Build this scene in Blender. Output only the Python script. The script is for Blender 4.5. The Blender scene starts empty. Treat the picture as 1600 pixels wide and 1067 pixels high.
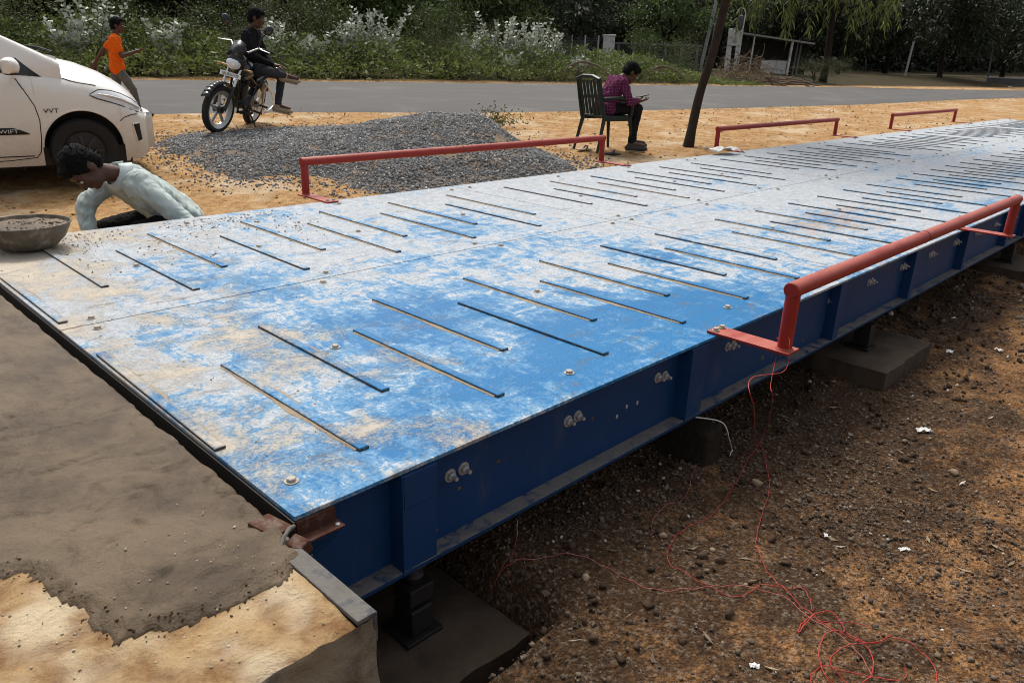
import bpy, math, random
import numpy as np
from mathutils import Vector, Matrix, Euler
random.seed(7); RNG = np.random.default_rng(7)
PI = math.pi
scene = bpy.context.scene
COL = scene.collection

# ------------------------------------------------------------------ camera
CAM = np.array([-0.6655, -1.2526, 0.9153])
YAW, PITCH, ROLL, FPX = 0.7671, -0.3595, 0.0349, 1191.2          # focal length in pixels of a 1600 px wide frame
def cam_axes():
    cy, sy, cp, sp = math.cos(YAW), math.sin(YAW), math.cos(PITCH), math.sin(PITCH)
    f = np.array([cp*cy, cp*sy, sp]); r = np.array([sy, -cy, 0.0]); u = np.cross(r, f)
    c, s = math.cos(ROLL), math.sin(ROLL)
    return c*r + s*u, -s*r + c*u, f
CR, CU, CF = cam_axes()
cd = bpy.data.cameras.new('camera'); cam = bpy.data.objects.new('camera', cd); COL.objects.link(cam)
cd.sensor_width = 36.0; cd.lens = FPX/1600*36.0; cd.clip_start = 0.05; cd.clip_end = 600
mw = Matrix.Identity(4)
for i in range(3):
    mw[i][0], mw[i][1], mw[i][2], mw[i][3] = CR[i], CU[i], -CF[i], CAM[i]
cam.matrix_world = mw
scene.camera = cam

# ------------------------------------------------------------------ light
SUN_EL, SUN_AZ = math.radians(58), math.radians(62)              # hazy, half overcast sun, high behind the road side
world = bpy.data.worlds.new('World'); scene.world = world; world.use_nodes = True
wn = world.node_tree; wn.nodes.clear()
sky = wn.nodes.new('ShaderNodeTexSky'); sky.sky_type = 'NISHITA'; sky.sun_disc = False
sky.sun_elevation = SUN_EL; sky.sun_rotation = PI/2 - SUN_AZ
sky.dust_density = 6.0; sky.air_density = 1.0; sky.ozone_density = 1.0
hs = wn.nodes.new('ShaderNodeHueSaturation'); hs.inputs['Saturation'].default_value = 0.35
bg = wn.nodes.new('ShaderNodeBackground'); bg.inputs['Strength'].default_value = 0.13
wo = wn.nodes.new('ShaderNodeOutputWorld')
wn.links.new(sky.outputs[0], hs.inputs['Color']); wn.links.new(hs.outputs[0], bg.inputs['Color']); wn.links.new(bg.outputs[0], wo.inputs['Surface'])
sd = bpy.data.lights.new('sun', 'SUN'); sd.energy = 1.5; sd.angle = math.radians(14); sd.color = (1.0, 0.95, 0.87)
sun = bpy.data.objects.new('sun', sd); COL.objects.link(sun)
sdir = Vector((math.cos(SUN_EL)*math.cos(SUN_AZ), math.cos(SUN_EL)*math.sin(SUN_AZ), math.sin(SUN_EL)))
sun.rotation_euler = sdir.to_track_quat('Z', 'Y').to_euler(); sun.location = (0, 0, 30)
vs = scene.view_settings
scene.display_settings.display_device = 'sRGB'
vs.view_transform = 'Standard'; vs.look = 'None'; vs.gamma = 1.0; vs.use_curve_mapping = False; vs.exposure = 0.43
scene.cycles.use_denoising = True; scene.cycles.filter_width = 1.0
scene.cycles.max_bounces = 6; scene.cycles.diffuse_bounces = 3; scene.cycles.glossy_bounces = 3; scene.cycles.transparent_max_bounces = 8

# ------------------------------------------------------------------ numeric helpers
_perm = np.random.default_rng(3).permutation(512).astype(np.int64)
_perm = np.concatenate([_perm % 256, _perm % 256])
_ga = np.random.default_rng(4).uniform(0, 2*PI, 256); _gx, _gy = np.cos(_ga), np.sin(_ga)
def perlin(x, y):
    x = np.asarray(x, float); y = np.asarray(y, float)
    xi = np.floor(x).astype(np.int64); yi = np.floor(y).astype(np.int64)
    xf, yf = x-xi, y-yi; xi &= 255; yi &= 255
    def gr(ix, iy, dx, dy):
        h = _perm[(_perm[ix & 255] + iy) & 511] & 255
        return _gx[h]*dx + _gy[h]*dy
    u = xf*xf*xf*(xf*(xf*6-15)+10); v = yf*yf*yf*(yf*(yf*6-15)+10)
    n00 = gr(xi, yi, xf, yf); n10 = gr(xi+1, yi, xf-1, yf); n01 = gr(xi, yi+1, xf, yf-1); n11 = gr(xi+1, yi+1, xf-1, yf-1)
    a = n00 + u*(n10-n00); b = n01 + u*(n11-n01)
    return a + v*(b-a)
def fbm(x, y, oct=4, s=1.0):
    o = 0; a = 1.0; f = s
    for i in range(oct):
        o = o + a*perlin(np.asarray(x)*f + 17.3*i, np.asarray(y)*f - 9.1*i); a *= .5; f *= 2.03
    return o
def ss(a, b, x):
    t = np.clip((np.asarray(x, float)-a)/(b-a), 0, 1); return t*t*(3-2*t)

# the far edge of the road and its near edge, y as a function of x
RF = np.array([(-60, 18.5), (-20, 17.8), (6, 17.0), (12.2, 16.4), (19.4, 15.6), (34.4, 13.6), (41, 12.0), (53, 10.2), (80, 5), (140, -8)], float)
RN = np.array([(-60, 12.5), (-20, 11.4), (3.8, 10.5), (6.4, 10.1), (9, 9.3), (13.1, 8.7), (17, 8.35), (23.5, 7.9), (33, 7.9), (42.4, 7.5), (53, 5.6), (80, -1), (140, -15)], float)
def road_far(x): return np.interp(x, RF[:, 0], RF[:, 1])
def road_near(x): return np.interp(x, RN[:, 0], RN[:, 1])
def g_far(x, y):
    u = .72*x + .69*y
    z = -.44 + .26*ss(4.6, 9.2, u) + .03*np.clip(y-7, 0, 10.5)
    d = y - road_far(x)
    return z + .35*ss(1, 9, d) + 17*ss(20, 62, d)
def g_pit(x, y):
    z = -.47 - .125*ss(.7, 2.6, x) + .10*ss(4, 12, x) + .10*ss(-1.0, -3.5, y)
    hole = ss(.04, -.05, np.maximum(np.maximum(x-.63, -.22-y), y-1.2))     # the dug hole round the first pad
    return z - .16*hole
def ground_smooth(x, y):
    t = ss(2.65, 3.02, y)
    return g_pit(x, y)*(1-t) + g_far(x, y)*t
def ground_z(x, y):
    x = np.asarray(x, float); y = np.asarray(y, float)
    z = ground_smooth(x, y)
    far = ss(2.6, 3.0, y); onroad = ss(.2, -.1, np.maximum(road_near(x)-y, y-road_far(x)))
    n = .035*fbm(x, y, 3, .9) + .020*fbm(x+40, y, 3, 4.0) + .007*fbm(x, y+77, 2, 16.0)
    n2 = .03*fbm(x, y, 3, .7) + .020*fbm(x+40, y, 3, 3.2) + .006*fbm(x, y+77, 2, 12.0)
    pad2 = ss(.25, .05, np.abs(x-3.4)-.25)*ss(.25, .05, np.abs(y)-.2)
    return z + ((n + .016*fbm(x+7, y-3, 2, 8.5) + .022*np.abs(fbm(x*1.2-4, y+11, 3, 5.2)) + .05*fbm(x-9, y+2, 2, .55))*(1-far)*(1-.7*pad2) + n2*far)*(1-onroad)
def ray(px, py):
    return CF + (px-800)/FPX*CR - (py-533.5)/FPX*CU
def on_z(px, py, z=0.0):
    d = ray(px, py); t = (z-CAM[2])/d[2]; return CAM + t*d
def on_ground(px, py, fn=None):                                     # a point of the place, read off the photograph once
    fn = fn or ground_z; z = -.2
    for _ in range(120):
        P = on_z(px, py, z); z = .75*z + .25*float(fn(P[0], P[1]))
    return np.array([P[0], P[1], float(fn(P[0], P[1]))])

# ------------------------------------------------------------------ mesh helpers
class MB:
    def __init__(s): s.v = []; s.f = []; s.n = 0
    def add(s, verts, faces):
        verts = np.asarray(verts, float); s.v.append(verts)
        for f in faces: s.f.append(tuple(i+s.n for i in f))
        s.n += len(verts); return s
    def box(s, c, size, rot=None, taper=1.0):
        sx, sy, sz = [k/2 for k in size]
        v = np.array([(x, y, z) for z in (-sz, sz) for y in (-sy, sy) for x in (-sx, sx)], float)
        v[4:, :2] *= taper
        if rot is not None: v = v @ np.array(rot.to_matrix() if hasattr(rot, 'to_matrix') else rot).T
        return s.add(v+np.array(c), [(0,2,3,1),(4,5,7,6),(0,1,5,4),(2,6,7,3),(0,4,6,2),(1,3,7,5)])
    def span(s, a, b):
        a = np.array(a, float); b = np.array(b, float); return s.box((a+b)/2, b-a)
    def tube(s, pts, r, n=10, caps=True, closed=False):
        pts = [np.array(p, float) for p in pts]; m = len(pts)
        rs = [r]*m if np.isscalar(r) else list(r)
        up = np.array([0, 0, 1.0]); rings = []
        prev = None
        for i in range(m):
            if closed: t = pts[(i+1) % m]-pts[i-1]
            else: t = pts[min(i+1, m-1)]-pts[max(i-1, 0)]
            t = t/(np.linalg.norm(t)+1e-12)
            a = prev if prev is not None else (up if abs(t[2]) < .9 else np.array([1.0, 0, 0]))
            a = a - t*(a@t); a /= np.linalg.norm(a)+1e-12; prev = a; b = np.cross(t, a)
            rings.append([pts[i]+rs[i]*(math.cos(2*PI*k/n)*a+math.sin(2*PI*k/n)*b) for k in range(n)])
        v = [p for q in rings for p in q]; f = []
        for i in range(m if closed else m-1):
            j = (i+1) % m
            for k in range(n): f.append((i*n+k, i*n+(k+1) % n, j*n+(k+1) % n, j*n+k))
        if caps and not closed: f.append(tuple(range(n-1, -1, -1))); f.append(tuple((m-1)*n+k for k in range(n)))
        return s.add(v, f)
    def cyl(s, a, b, r, r2=None, n=14): return s.tube([a, b], [r, r if r2 is None else r2], n)
    def lathe(s, prof, n=24, c=(0, 0, 0), rot=None, close=False):
        v = [(r*math.cos(2*PI*k/n), r*math.sin(2*PI*k/n), z) for (r, z) in prof for k in range(n)]
        v = np.array(v)
        if rot is not None: v = v @ np.array(rot.to_matrix() if hasattr(rot, 'to_matrix') else rot).T
        f = []; m = len(prof)
        for i in range(m if close else m-1):
            j = (i+1) % m
            for k in range(n): f.append((i*n+k, i*n+(k+1) % n, j*n+(k+1) % n, j*n+k))
        return s.add(v+np.array(c), f)
    def sphere(s, c, r, n=12, rot=None):
        r = (r, r, r) if np.isscalar(r) else r
        m = n//2+1; v = [(0, 0, 1.0)]; f = []
        for i in range(1, m):
            a = PI*i/m
            for k in range(n): v.append((math.sin(a)*math.cos(2*PI*k/n), math.sin(a)*math.sin(2*PI*k/n), math.cos(a)))
        v.append((0, 0, -1.0)); v = np.array(v)*np.array(r)
        if rot is not None: v = v @ np.array(rot.to_matrix() if hasattr(rot, 'to_matrix') else rot).T
        for k in range(n): f.append((0, 1+k, 1+(k+1) % n))
        for i in range(m-2):
            for k in range(n): f.append((1+i*n+k, 1+(i+1)*n+k, 1+(i+1)*n+(k+1) % n, 1+i*n+(k+1) % n))
        L = len(v)-1
        for k in range(n): f.append((L, 1+(m-2)*n+(k+1) % n, 1+(m-2)*n+k))
        return s.add(v+np.array(c), f)
    def capsule(s, a, b, ra, rb, n=12):
        a = np.array(a, float); b = np.array(b, float); d = b-a; L = np.linalg.norm(d)+1e-9; d = d/L
        pts, rs = [], []
        for t in (-.98, -.8, -.5, 0): pts.append(a+d*ra*t); rs.append(ra*math.sqrt(max(1-t*t, .0))+1e-4)
        for t in (0, .5, .8, .98): pts.append(b+d*rb*t); rs.append(rb*math.sqrt(max(1-t*t, 0))+1e-4)
        return s.tube(pts, rs, n)
    def prism(s, poly, y0, y1, axis='y'):
        n = len(poly)
        def P(u, w, h): return {'y': (u, h, w), 'x': (h, u, w), 'z': (u, w, h)}[axis]
        v = [P(u, w, y0) for u, w in poly] + [P(u, w, y1) for u, w in poly]
        f = [tuple(range(n)), tuple(range(2*n-1, n-1, -1))] + [(k, k+n, (k+1) % n+n, (k+1) % n) for k in range(n)]
        return s.add(v, f)
    def mesh(s, name):
        me = bpy.data.meshes.new(name)
        v = np.concatenate(s.v) if s.v else np.zeros((0, 3))
        me.from_pydata(v.tolist(), [], s.f); me.update(); return me
    def build(s, name, mat, parent=None, smooth=False, bevel=0, sharp=38):
        me = s.mesh(name); return link(name, me, mat, parent, smooth, bevel, sharp)
def link(name, me, mat, parent=None, smooth=False, bevel=0, sharp=38):
    import bmesh
    bm = bmesh.new(); bm.from_mesh(me); bmesh.ops.recalc_face_normals(bm, faces=bm.faces)
    if smooth:
        for f in bm.faces: f.smooth = True
        for e in bm.edges:
            if len(e.link_faces) == 2 and e.calc_face_angle(0) > math.radians(sharp): e.smooth = False
    bm.to_mesh(me); bm.free()
    o = bpy.data.objects.new(name, me); COL.objects.link(o)
    if mat: me.materials.append(mat)
    if parent: o.parent = parent
    if bevel:
        b = o.modifiers.new('bevel', 'BEVEL'); b.width = bevel; b.segments = 2; b.limit_method = 'ANGLE'; b.angle_limit = math.radians(50)
    return o
def fast_mesh(name, V, Q, mat, smooth=False):                        # V (n,3), Q (m,k) equal sized faces
    me = bpy.data.meshes.new(name); k = Q.shape[1]
    me.vertices.add(len(V)); me.vertices.foreach_set('co', np.ascontiguousarray(V, dtype=np.float32).ravel())
    me.loops.add(Q.size); me.loops.foreach_set('vertex_index', np.ascontiguousarray(Q, dtype=np.int32).ravel())
    me.polygons.add(len(Q)); me.polygons.foreach_set('loop_start', np.arange(0, Q.size, k, dtype=np.int32))
    me.polygons.foreach_set('loop_total', np.full(len(Q), k, dtype=np.int32))
    if smooth: me.polygons.foreach_set('use_smooth', np.ones(len(Q), dtype=bool))
    me.update(calc_edges=True); me.validate()
    me.materials.append(mat); return me
def obj_of(name, me, parent=None):
    o = bpy.data.objects.new(name, me); COL.objects.link(o)
    if parent: o.parent = parent
    return o
def tag(o, label=None, cat=None, group=None, kind=None):
    if label: o['label'] = label
    if cat: o['category'] = cat
    if group: o['group'] = group
    if kind: o['kind'] = kind
    return o
def thing(name, label, cat, loc=(0, 0, 0), rz=0, group=None):
    o = bpy.data.objects.new(name, None); COL.objects.link(o); o.empty_display_size = .1
    o.location = [float(k) for k in loc]; o.rotation_euler = (0, 0, rz)
    return tag(o, label, cat, group)
def copy_obj(o, parent=None, loc=None, rot=None):
    c = o.copy(); COL.objects.link(c)
    if parent is not None: c.parent = parent
    if loc is not None: c.location = loc
    if rot is not None: c.rotation_euler = rot
    return c
def copy_tree(o, parent=None):
    c = o.copy(); COL.objects.link(c)
    if parent is not None: c.parent = parent
    for ch in list(o.children): copy_tree(ch, c)
    return c
def grid_mesh(xs, ys, zf):
    X, Y = np.meshgrid(xs, ys); Z = zf(X, Y); V = np.stack([X.ravel(), Y.ravel(), Z.ravel()], 1)
    nx, ny = len(xs), len(ys); i = np.arange((ny-1)*nx).reshape(ny-1, nx)[:, :-1].ravel()
    return V, np.stack([i, i+1, i+1+nx, i+nx], 1)

# ------------------------------------------------------------------ materials
def new_mat(name):
    m = bpy.data.materials.new(name); m.use_nodes = True; m.node_tree.nodes.clear()
    return m, m.node_tree
def nd(nt, t, ins=None, **at):
    n = nt.nodes.new(t)
    for k, v in at.items(): setattr(n, k, v)
    for k, v in (ins or {}).items():
        s = n.inputs[k]
        if isinstance(v, bpy.types.NodeSocket): nt.links.new(v, s)
        else:
            if isinstance(v, (tuple, list)) and len(v) == 3 and s.type == 'RGBA': v = (*v, 1)
            s.default_value = v
    return n
def mth(nt, op, a, b=0.0, clamp=False):
    n = nd(nt, 'ShaderNodeMath', {0: a, 1: b}, operation=op); n.use_clamp = clamp; return n.outputs[0]
def sstep(nt, v, a, b):
    n = nd(nt, 'ShaderNodeMapRange', {'Value': v, 'From Min': a, 'From Max': b, 'To Min': 0.0, 'To Max': 1.0}); n.interpolation_type = 'SMOOTHSTEP'
    return n.outputs[0]
def mix(nt, f, a, b):
    n = nt.nodes.new('ShaderNodeMix'); n.data_type = 'RGBA'; n.clamp_factor = True
    for idx, v in ((0, f), (6, a), (7, b)):
        if isinstance(v, bpy.types.NodeSocket): nt.links.new(v, n.inputs[idx])
        else:
            if isinstance(v, (tuple, list)) and len(v) == 3: v = (*v, 1)
            n.inputs[idx].default_value = v
    return n.outputs[2]
def noise(nt, vec, scale, detail=5.0, rough=.6, dist=0.0):
    return nd(nt, 'ShaderNodeTexNoise', {'Vector': vec, 'Scale': scale, 'Detail': detail, 'Roughness': rough, 'Distortion': dist}).outputs[0]
def pos(nt): return nd(nt, 'ShaderNodeNewGeometry').outputs['Position']
def objco(nt): return nd(nt, 'ShaderNodeTexCoord').outputs['Object']
def scaled(nt, vec, s): return nd(nt, 'ShaderNodeMapping', {'Vector': vec, 'Scale': s}).outputs[0]
def finish(nt, col, rough=.6, bump=None, bstr=.3, bdist=.01, metal=0.0, spec=.5, extra=None):
    ins = {'Base Color': col, 'Roughness': rough, 'Metallic': metal, 'Specular IOR Level': spec}
    if bump is not None:
        ins['Normal'] = nd(nt, 'ShaderNodeBump', {'Height': bump, 'Strength': bstr, 'Distance': bdist}).outputs[0]
    if extra: ins.update(extra)
    p = nd(nt, 'ShaderNodeBsdfPrincipled', ins)
    nd(nt, 'ShaderNodeOutputMaterial', {'Surface': p.outputs[0]}); return p
def simple(name, col, rough=.6, metal=0.0, var=.25, scale=12.0, bstr=.15, bdist=.004, spec=.4, dirt=None, dirtamt=.5):
    m, nt = new_mat(name); c = objco(nt)
    n1 = noise(nt, c, scale, 6, .65); n2 = noise(nt, c, scale*5, 4, .6)
    a = tuple(k*(1-var) for k in col); b = tuple(min(1, k*(1+var)) for k in col)
    cc = mix(nt, n1, a, b)
    if dirt: cc = mix(nt, mth(nt, 'MULTIPLY', sstep(nt, n1, .48, .7), dirtamt), cc, dirt)
    finish(nt, cc, mix(nt, n2, (rough*.85,)*3, (min(1, rough*1.15),)*3), n2, bstr, bdist, metal, spec); return m
def cloth(name, col, var=.2, fold=14.0, check=None, bs=.8, bd=.025):
    m, nt = new_mat(name); c = objco(nt)
    n1 = noise(nt, scaled(nt, c, (1, 1, .6)), fold, 3, .5, .6); n2 = noise(nt, c, 240, 2, .5); n3 = noise(nt, c, 6, 4, .6)
    cc = mix(nt, n3, tuple(k*(1-var) for k in col), tuple(k*(1+var) for k in col))
    if check:
        w1 = nd(nt, 'ShaderNodeTexWave', {'Vector': c, 'Scale': 9.0, 'Distortion': .8}, bands_direction='X').outputs[1]
        w2 = nd(nt, 'ShaderNodeTexWave', {'Vector': c, 'Scale': 9.0, 'Distortion': .8}, bands_direction='Z').outputs[1]
        cc = mix(nt, mth(nt, 'MULTIPLY', sstep(nt, mth(nt, 'MAXIMUM', w1, w2), .8, .95), .8), cc, check)
    rg = mth(nt, 'SUBTRACT', 1.0, mth(nt, 'ABSOLUTE', mth(nt, 'MULTIPLY', mth(nt, 'SUBTRACT', n1, .5), 5.0))); rg = mth(nt, 'MAXIMUM', rg, 0.0)
    finish(nt, cc, .9, mth(nt, 'ADD', mth(nt, 'ADD', n1, mth(nt, 'MULTIPLY', rg, .5)), mth(nt, 'MULTIPLY', n2, .05)), bs, bd, 0, .1); return m
def leafmat(name, dark, light, trans=.3, rough=.55, pale=None):
    m, nt = new_mat(name)
    r = nd(nt, 'ShaderNodeNewGeometry').outputs['Random Per Island']
    n = noise(nt, pos(nt), .9, 3, .6)
    f = mth(nt, 'ADD', mth(nt, 'MULTIPLY', r, .75), mth(nt, 'MULTIPLY', mth(nt, 'SUBTRACT', n, .35), .9), True)
    c = mix(nt, f, dark, light)
    if pale: c = mix(nt, sstep(nt, r, .93, .97), c, pale)
    p = nd(nt, 'ShaderNodeBsdfPrincipled', {'Base Color': c, 'Roughness': rough, 'Specular IOR Level': .35})
    t = nd(nt, 'ShaderNodeBsdfTranslucent', {'Color': c})
    ms = nd(nt, 'ShaderNodeMixShader', {0: trans, 1: p.outputs[0], 2: t.outputs[0]})
    nd(nt, 'ShaderNodeOutputMaterial', {'Surface': ms.outputs[0]}); return m

M = {}
def deck_material(name='deck_blue_paint', lev=.478):
    m, nt = new_mat(name); p = pos(nt)
    sx = nd(nt, 'ShaderNodeSeparateXYZ', {0: p}); X, Y = sx.outputs[0], sx.outputs[1]
    big = noise(nt, scaled(nt, p, (1, 1.6, 1)), 1.1, 4, .55)
    mid = noise(nt, scaled(nt, p, (1.3, 1, 1)), 4.6, 10, .72, 1.6)
    fine = noise(nt, scaled(nt, p, (1.0, .8, 1)), 21, 8, .74, 1.2); st1 = noise(nt, scaled(nt, p, (.9, 9, 1)), 2.4, 7, .7, .6); st2 = noise(nt, scaled(nt, p, (11, 1.1, 1)), 2.0, 7, .7, .6)
    speck = noise(nt, p, 95, 4, .75)
    # dust, and sky reflection painted in along the deck, a clean wiped patch at the near edge
    gx = mth(nt, 'MULTIPLY', sstep(nt, X, .3, 4.6), .20)
    edge = mth(nt, 'MULTIPLY', sstep(nt, X, .95, .05), .13)
    corner = mth(nt, 'MULTIPLY', mth(nt, 'MULTIPLY', sstep(nt, Y, 1.7, 2.7), sstep(nt, X, 1.7, .3)), .16)
    farside = mth(nt, 'MULTIPLY', sstep(nt, Y, .5, 2.5), .115)
    dx = mth(nt, 'DIVIDE', mth(nt, 'SUBTRACT', X, 1.6), .85); dy = mth(nt, 'DIVIDE', mth(nt, 'SUBTRACT', Y, .16), .38)
    wiped = mth(nt, 'MULTIPLY', sstep(nt, mth(nt, 'ADD', mth(nt, 'MULTIPLY', dx, dx), mth(nt, 'MULTIPLY', dy, dy)), 1.15, .1), -.17)
    base = mth(nt, 'ADD', mth(nt, 'ADD', gx, mth(nt, 'ADD', edge, mth(nt, 'MULTIPLY', sstep(nt, Y, .25, 1.1), .05))), mth(nt, 'ADD', corner, mth(nt, 'ADD', farside, wiped)))
    cen = lambda v, k: mth(nt, 'MULTIPLY', mth(nt, 'SUBTRACT', v, .5), k)
    tex = mth(nt, 'ADD', mth(nt, 'ADD', cen(big, .80), cen(mid, .95)), mth(nt, 'ADD', mth(nt, 'ADD', cen(fine, .60), cen(speck, .45)), mth(nt, 'ADD', cen(st1, .40), cen(st2, .30))))
    d = mth(nt, 'ADD', mth(nt, 'ADD', tex, lev), base)
    thin = mth(nt, 'MULTIPLY', sstep(nt, d, .38, .62), .72)
    thick = sstep(nt, d, .575, .675)
    blue = mix(nt, big, (.005, .115, .30), (.010, .185, .42))
    blue = mix(nt, mth(nt, 'MULTIPLY', sstep(nt, fine, .55, .75), .35), blue, (.07, .26, .52))
    c = mix(nt, thin, blue, (.185, .345, .49))
    c = mix(nt, mth(nt, 'MULTIPLY', thick, .92), c, mix(nt, mth(nt, 'ADD', .5, mth(nt, 'ADD', cen(fine, 1.6), cen(speck, 1.6)), True), (.23, .24, .25), (.62, .635, .65)))
    # sand and cement crumbs trodden onto the near end
    t1 = noise(nt, p, 3.1, 7, .7, .4)
    tan = mth(nt, 'ADD', mth(nt, 'MULTIPLY', sstep(nt, X, 1.5, .05), .20), mth(nt, 'ADD', t1, mth(nt, 'MULTIPLY', mth(nt, 'SUBTRACT', speck, .5), .35)))
    tan = mth(nt, 'ADD', tan, mth(nt, 'MULTIPLY', corner, .45))
    tanm = mth(nt, 'MULTIPLY', sstep(nt, tan, .635, .80), mth(nt, 'ADD', mth(nt, 'MULTIPLY', sstep(nt, X, 4.0, .8), .75), .16))
    c = mix(nt, tanm, c, mix(nt, fine, (.36, .29, .20), (.62, .56, .46)))
    # a long rusty stain farther along
    rx = mth(nt, 'DIVIDE', mth(nt, 'SUBTRACT', X, 4.25), .8); ry = mth(nt, 'DIVIDE', mth(nt, 'SUBTRACT', Y, .62), .3)
    rm = mth(nt, 'MULTIPLY', sstep(nt, mth(nt, 'ADD', mth(nt, 'MULTIPLY', rx, rx), mth(nt, 'MULTIPLY', ry, ry)), 1.0, .1), sstep(nt, mid, .42, .62))
    c = mix(nt, mth(nt, 'MULTIPLY', rm, .7), c, (.36, .20, .09))
    dk = noise(nt, scaled(nt, p, (.8, 2.2, 1)), 7.5, 9, .75, 1.0)
    c = mix(nt, mth(nt, 'MULTIPLY', sstep(nt, dk, .54, .68), .62), c, (.10, .10, .10))
    rough = mix(nt, thick, (.42,)*3, (.9,)*3)
    h = mth(nt, 'ADD', mth(nt, 'MULTIPLY', d, .6), mth(nt, 'ADD', mth(nt, 'MULTIPLY', tanm, .7), mth(nt, 'MULTIPLY', speck, .25)))
    finish(nt, c, rough, h, .6, .008, 0, .18); return m
M['deck'] = deck_material(); M['striptop'] = deck_material('strip_blue_paint', .375)
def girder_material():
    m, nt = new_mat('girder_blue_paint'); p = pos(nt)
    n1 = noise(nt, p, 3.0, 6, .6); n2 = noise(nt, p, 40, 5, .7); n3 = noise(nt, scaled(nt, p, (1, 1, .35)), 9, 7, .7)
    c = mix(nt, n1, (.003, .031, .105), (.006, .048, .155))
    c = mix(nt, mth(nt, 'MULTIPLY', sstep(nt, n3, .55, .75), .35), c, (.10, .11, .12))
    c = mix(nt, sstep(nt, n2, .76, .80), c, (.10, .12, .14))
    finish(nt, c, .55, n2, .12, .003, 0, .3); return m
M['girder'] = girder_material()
def flange_material():
    m, nt = new_mat('dusty_flange'); p = pos(nt)
    up = nd(nt, 'ShaderNodeSeparateXYZ', {0: nd(nt, 'ShaderNodeNewGeometry').outputs['Normal']}).outputs[2]
    n1 = noise(nt, p, 11, 8, .7, .6); n2 = noise(nt, p, 60, 4, .7)
    f = mth(nt, 'MULTIPLY', sstep(nt, up, .3, .8), sstep(nt, n1, .34, .52))
    c = mix(nt, f, (.005, .034, .10), mix(nt, n2, (.10, .095, .09), (.22, .205, .19)))
    finish(nt, c, .8, n2, .3, .004, 0, .25); return m
M['flange'] = flange_material()
def red_material():
    m, nt = new_mat('faded_red_paint'); p = pos(nt)
    n1 = noise(nt, scaled(nt, p, (.6, 2, 2)), 9, 7, .65); n2 = noise(nt, p, 70, 5, .7)
    c = mix(nt, n1, (.23, .012, .009), (.38, .026, .016))
    up = nd(nt, 'ShaderNodeSeparateXYZ', {0: nd(nt, 'ShaderNodeNewGeometry').outputs['Normal']}).outputs[2]
    dust = mth(nt, 'MULTIPLY', sstep(nt, up, .1, .95), sstep(nt, n1, .25, .6))  # upward faces: sky reflection painted in as pale salmon, with some dust
    c = mix(nt, mth(nt, 'MULTIPLY', dust, .40), c, (.52, .22, .15))
    c = mix(nt, sstep(nt, n2, .70, .76), c, (.10, .035, .025))
    finish(nt, c, .5, n2, .15, .003, 0, .4); return m
M['red'] = red_material()
M['galv'] = simple('galvanised_bolt', (.50, .49, .47), .5, .5, .4, 60, dirt=(.22, .19, .15), dirtamt=.6)
M['rust'] = simple('rusty_steel', (.085, .036, .024), .85, .1, .5, 30, .5, .004, .2, dirt=(.20, .165, .14), dirtamt=.6)
M['darksteel'] = simple('dark_greasy_steel', (.035, .032, .03), .5, .5, .4, 18)
def concrete_mat(name, a, b, c2, sc=5.0, bst=.6, bd=.012, wet=.85):
    m, nt = new_mat(name); p = pos(nt)
    n1 = noise(nt, p, sc, 8, .65, .3); n2 = noise(nt, p, sc*9, 6, .7); n3 = noise(nt, p, sc*.4, 3, .5); n4 = noise(nt, p, 160, 3, .6)
    c = mix(nt, sstep(nt, n1, .34, .66), a, b); c = mix(nt, mth(nt, 'MULTIPLY', sstep(nt, n3, .45, .65), .7), c, c2)
    c = mix(nt, mth(nt, 'MULTIPLY', sstep(nt, n2, .6, .75), .4), c, tuple(k*.5 for k in a))
    h = mth(nt, 'ADD', n1, mth(nt, 'ADD', mth(nt, 'MULTIPLY', n2, .35), mth(nt, 'MULTIPLY', n4, .12)))
    finish(nt, c, wet, h, bst, bd, 0, .3); return m
M['dry_concrete'] = concrete_mat('dry_sandy_concrete', (.20, .098, .036), (.42, .28, .135), (.64, .54, .37), 13.0, 1.0, .016)
M['side_concrete'] = concrete_mat('rough_broken_concrete', (.16, .13, .09), (.34, .28, .20), (.40, .33, .22), 16.0, 1.0, .02)
M['mortar'] = concrete_mat('wet_cement_mortar', (.058, .037, .019), (.118, .081, .045), (.150, .106, .061), 6.5, 1.0, .014, .55)
M['pad_concrete'] = concrete_mat('damp_pad_concrete', (.045, .031, .020), (.080, .057, .038), (.10, .07, .045), 7.0, .5, .01)
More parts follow.
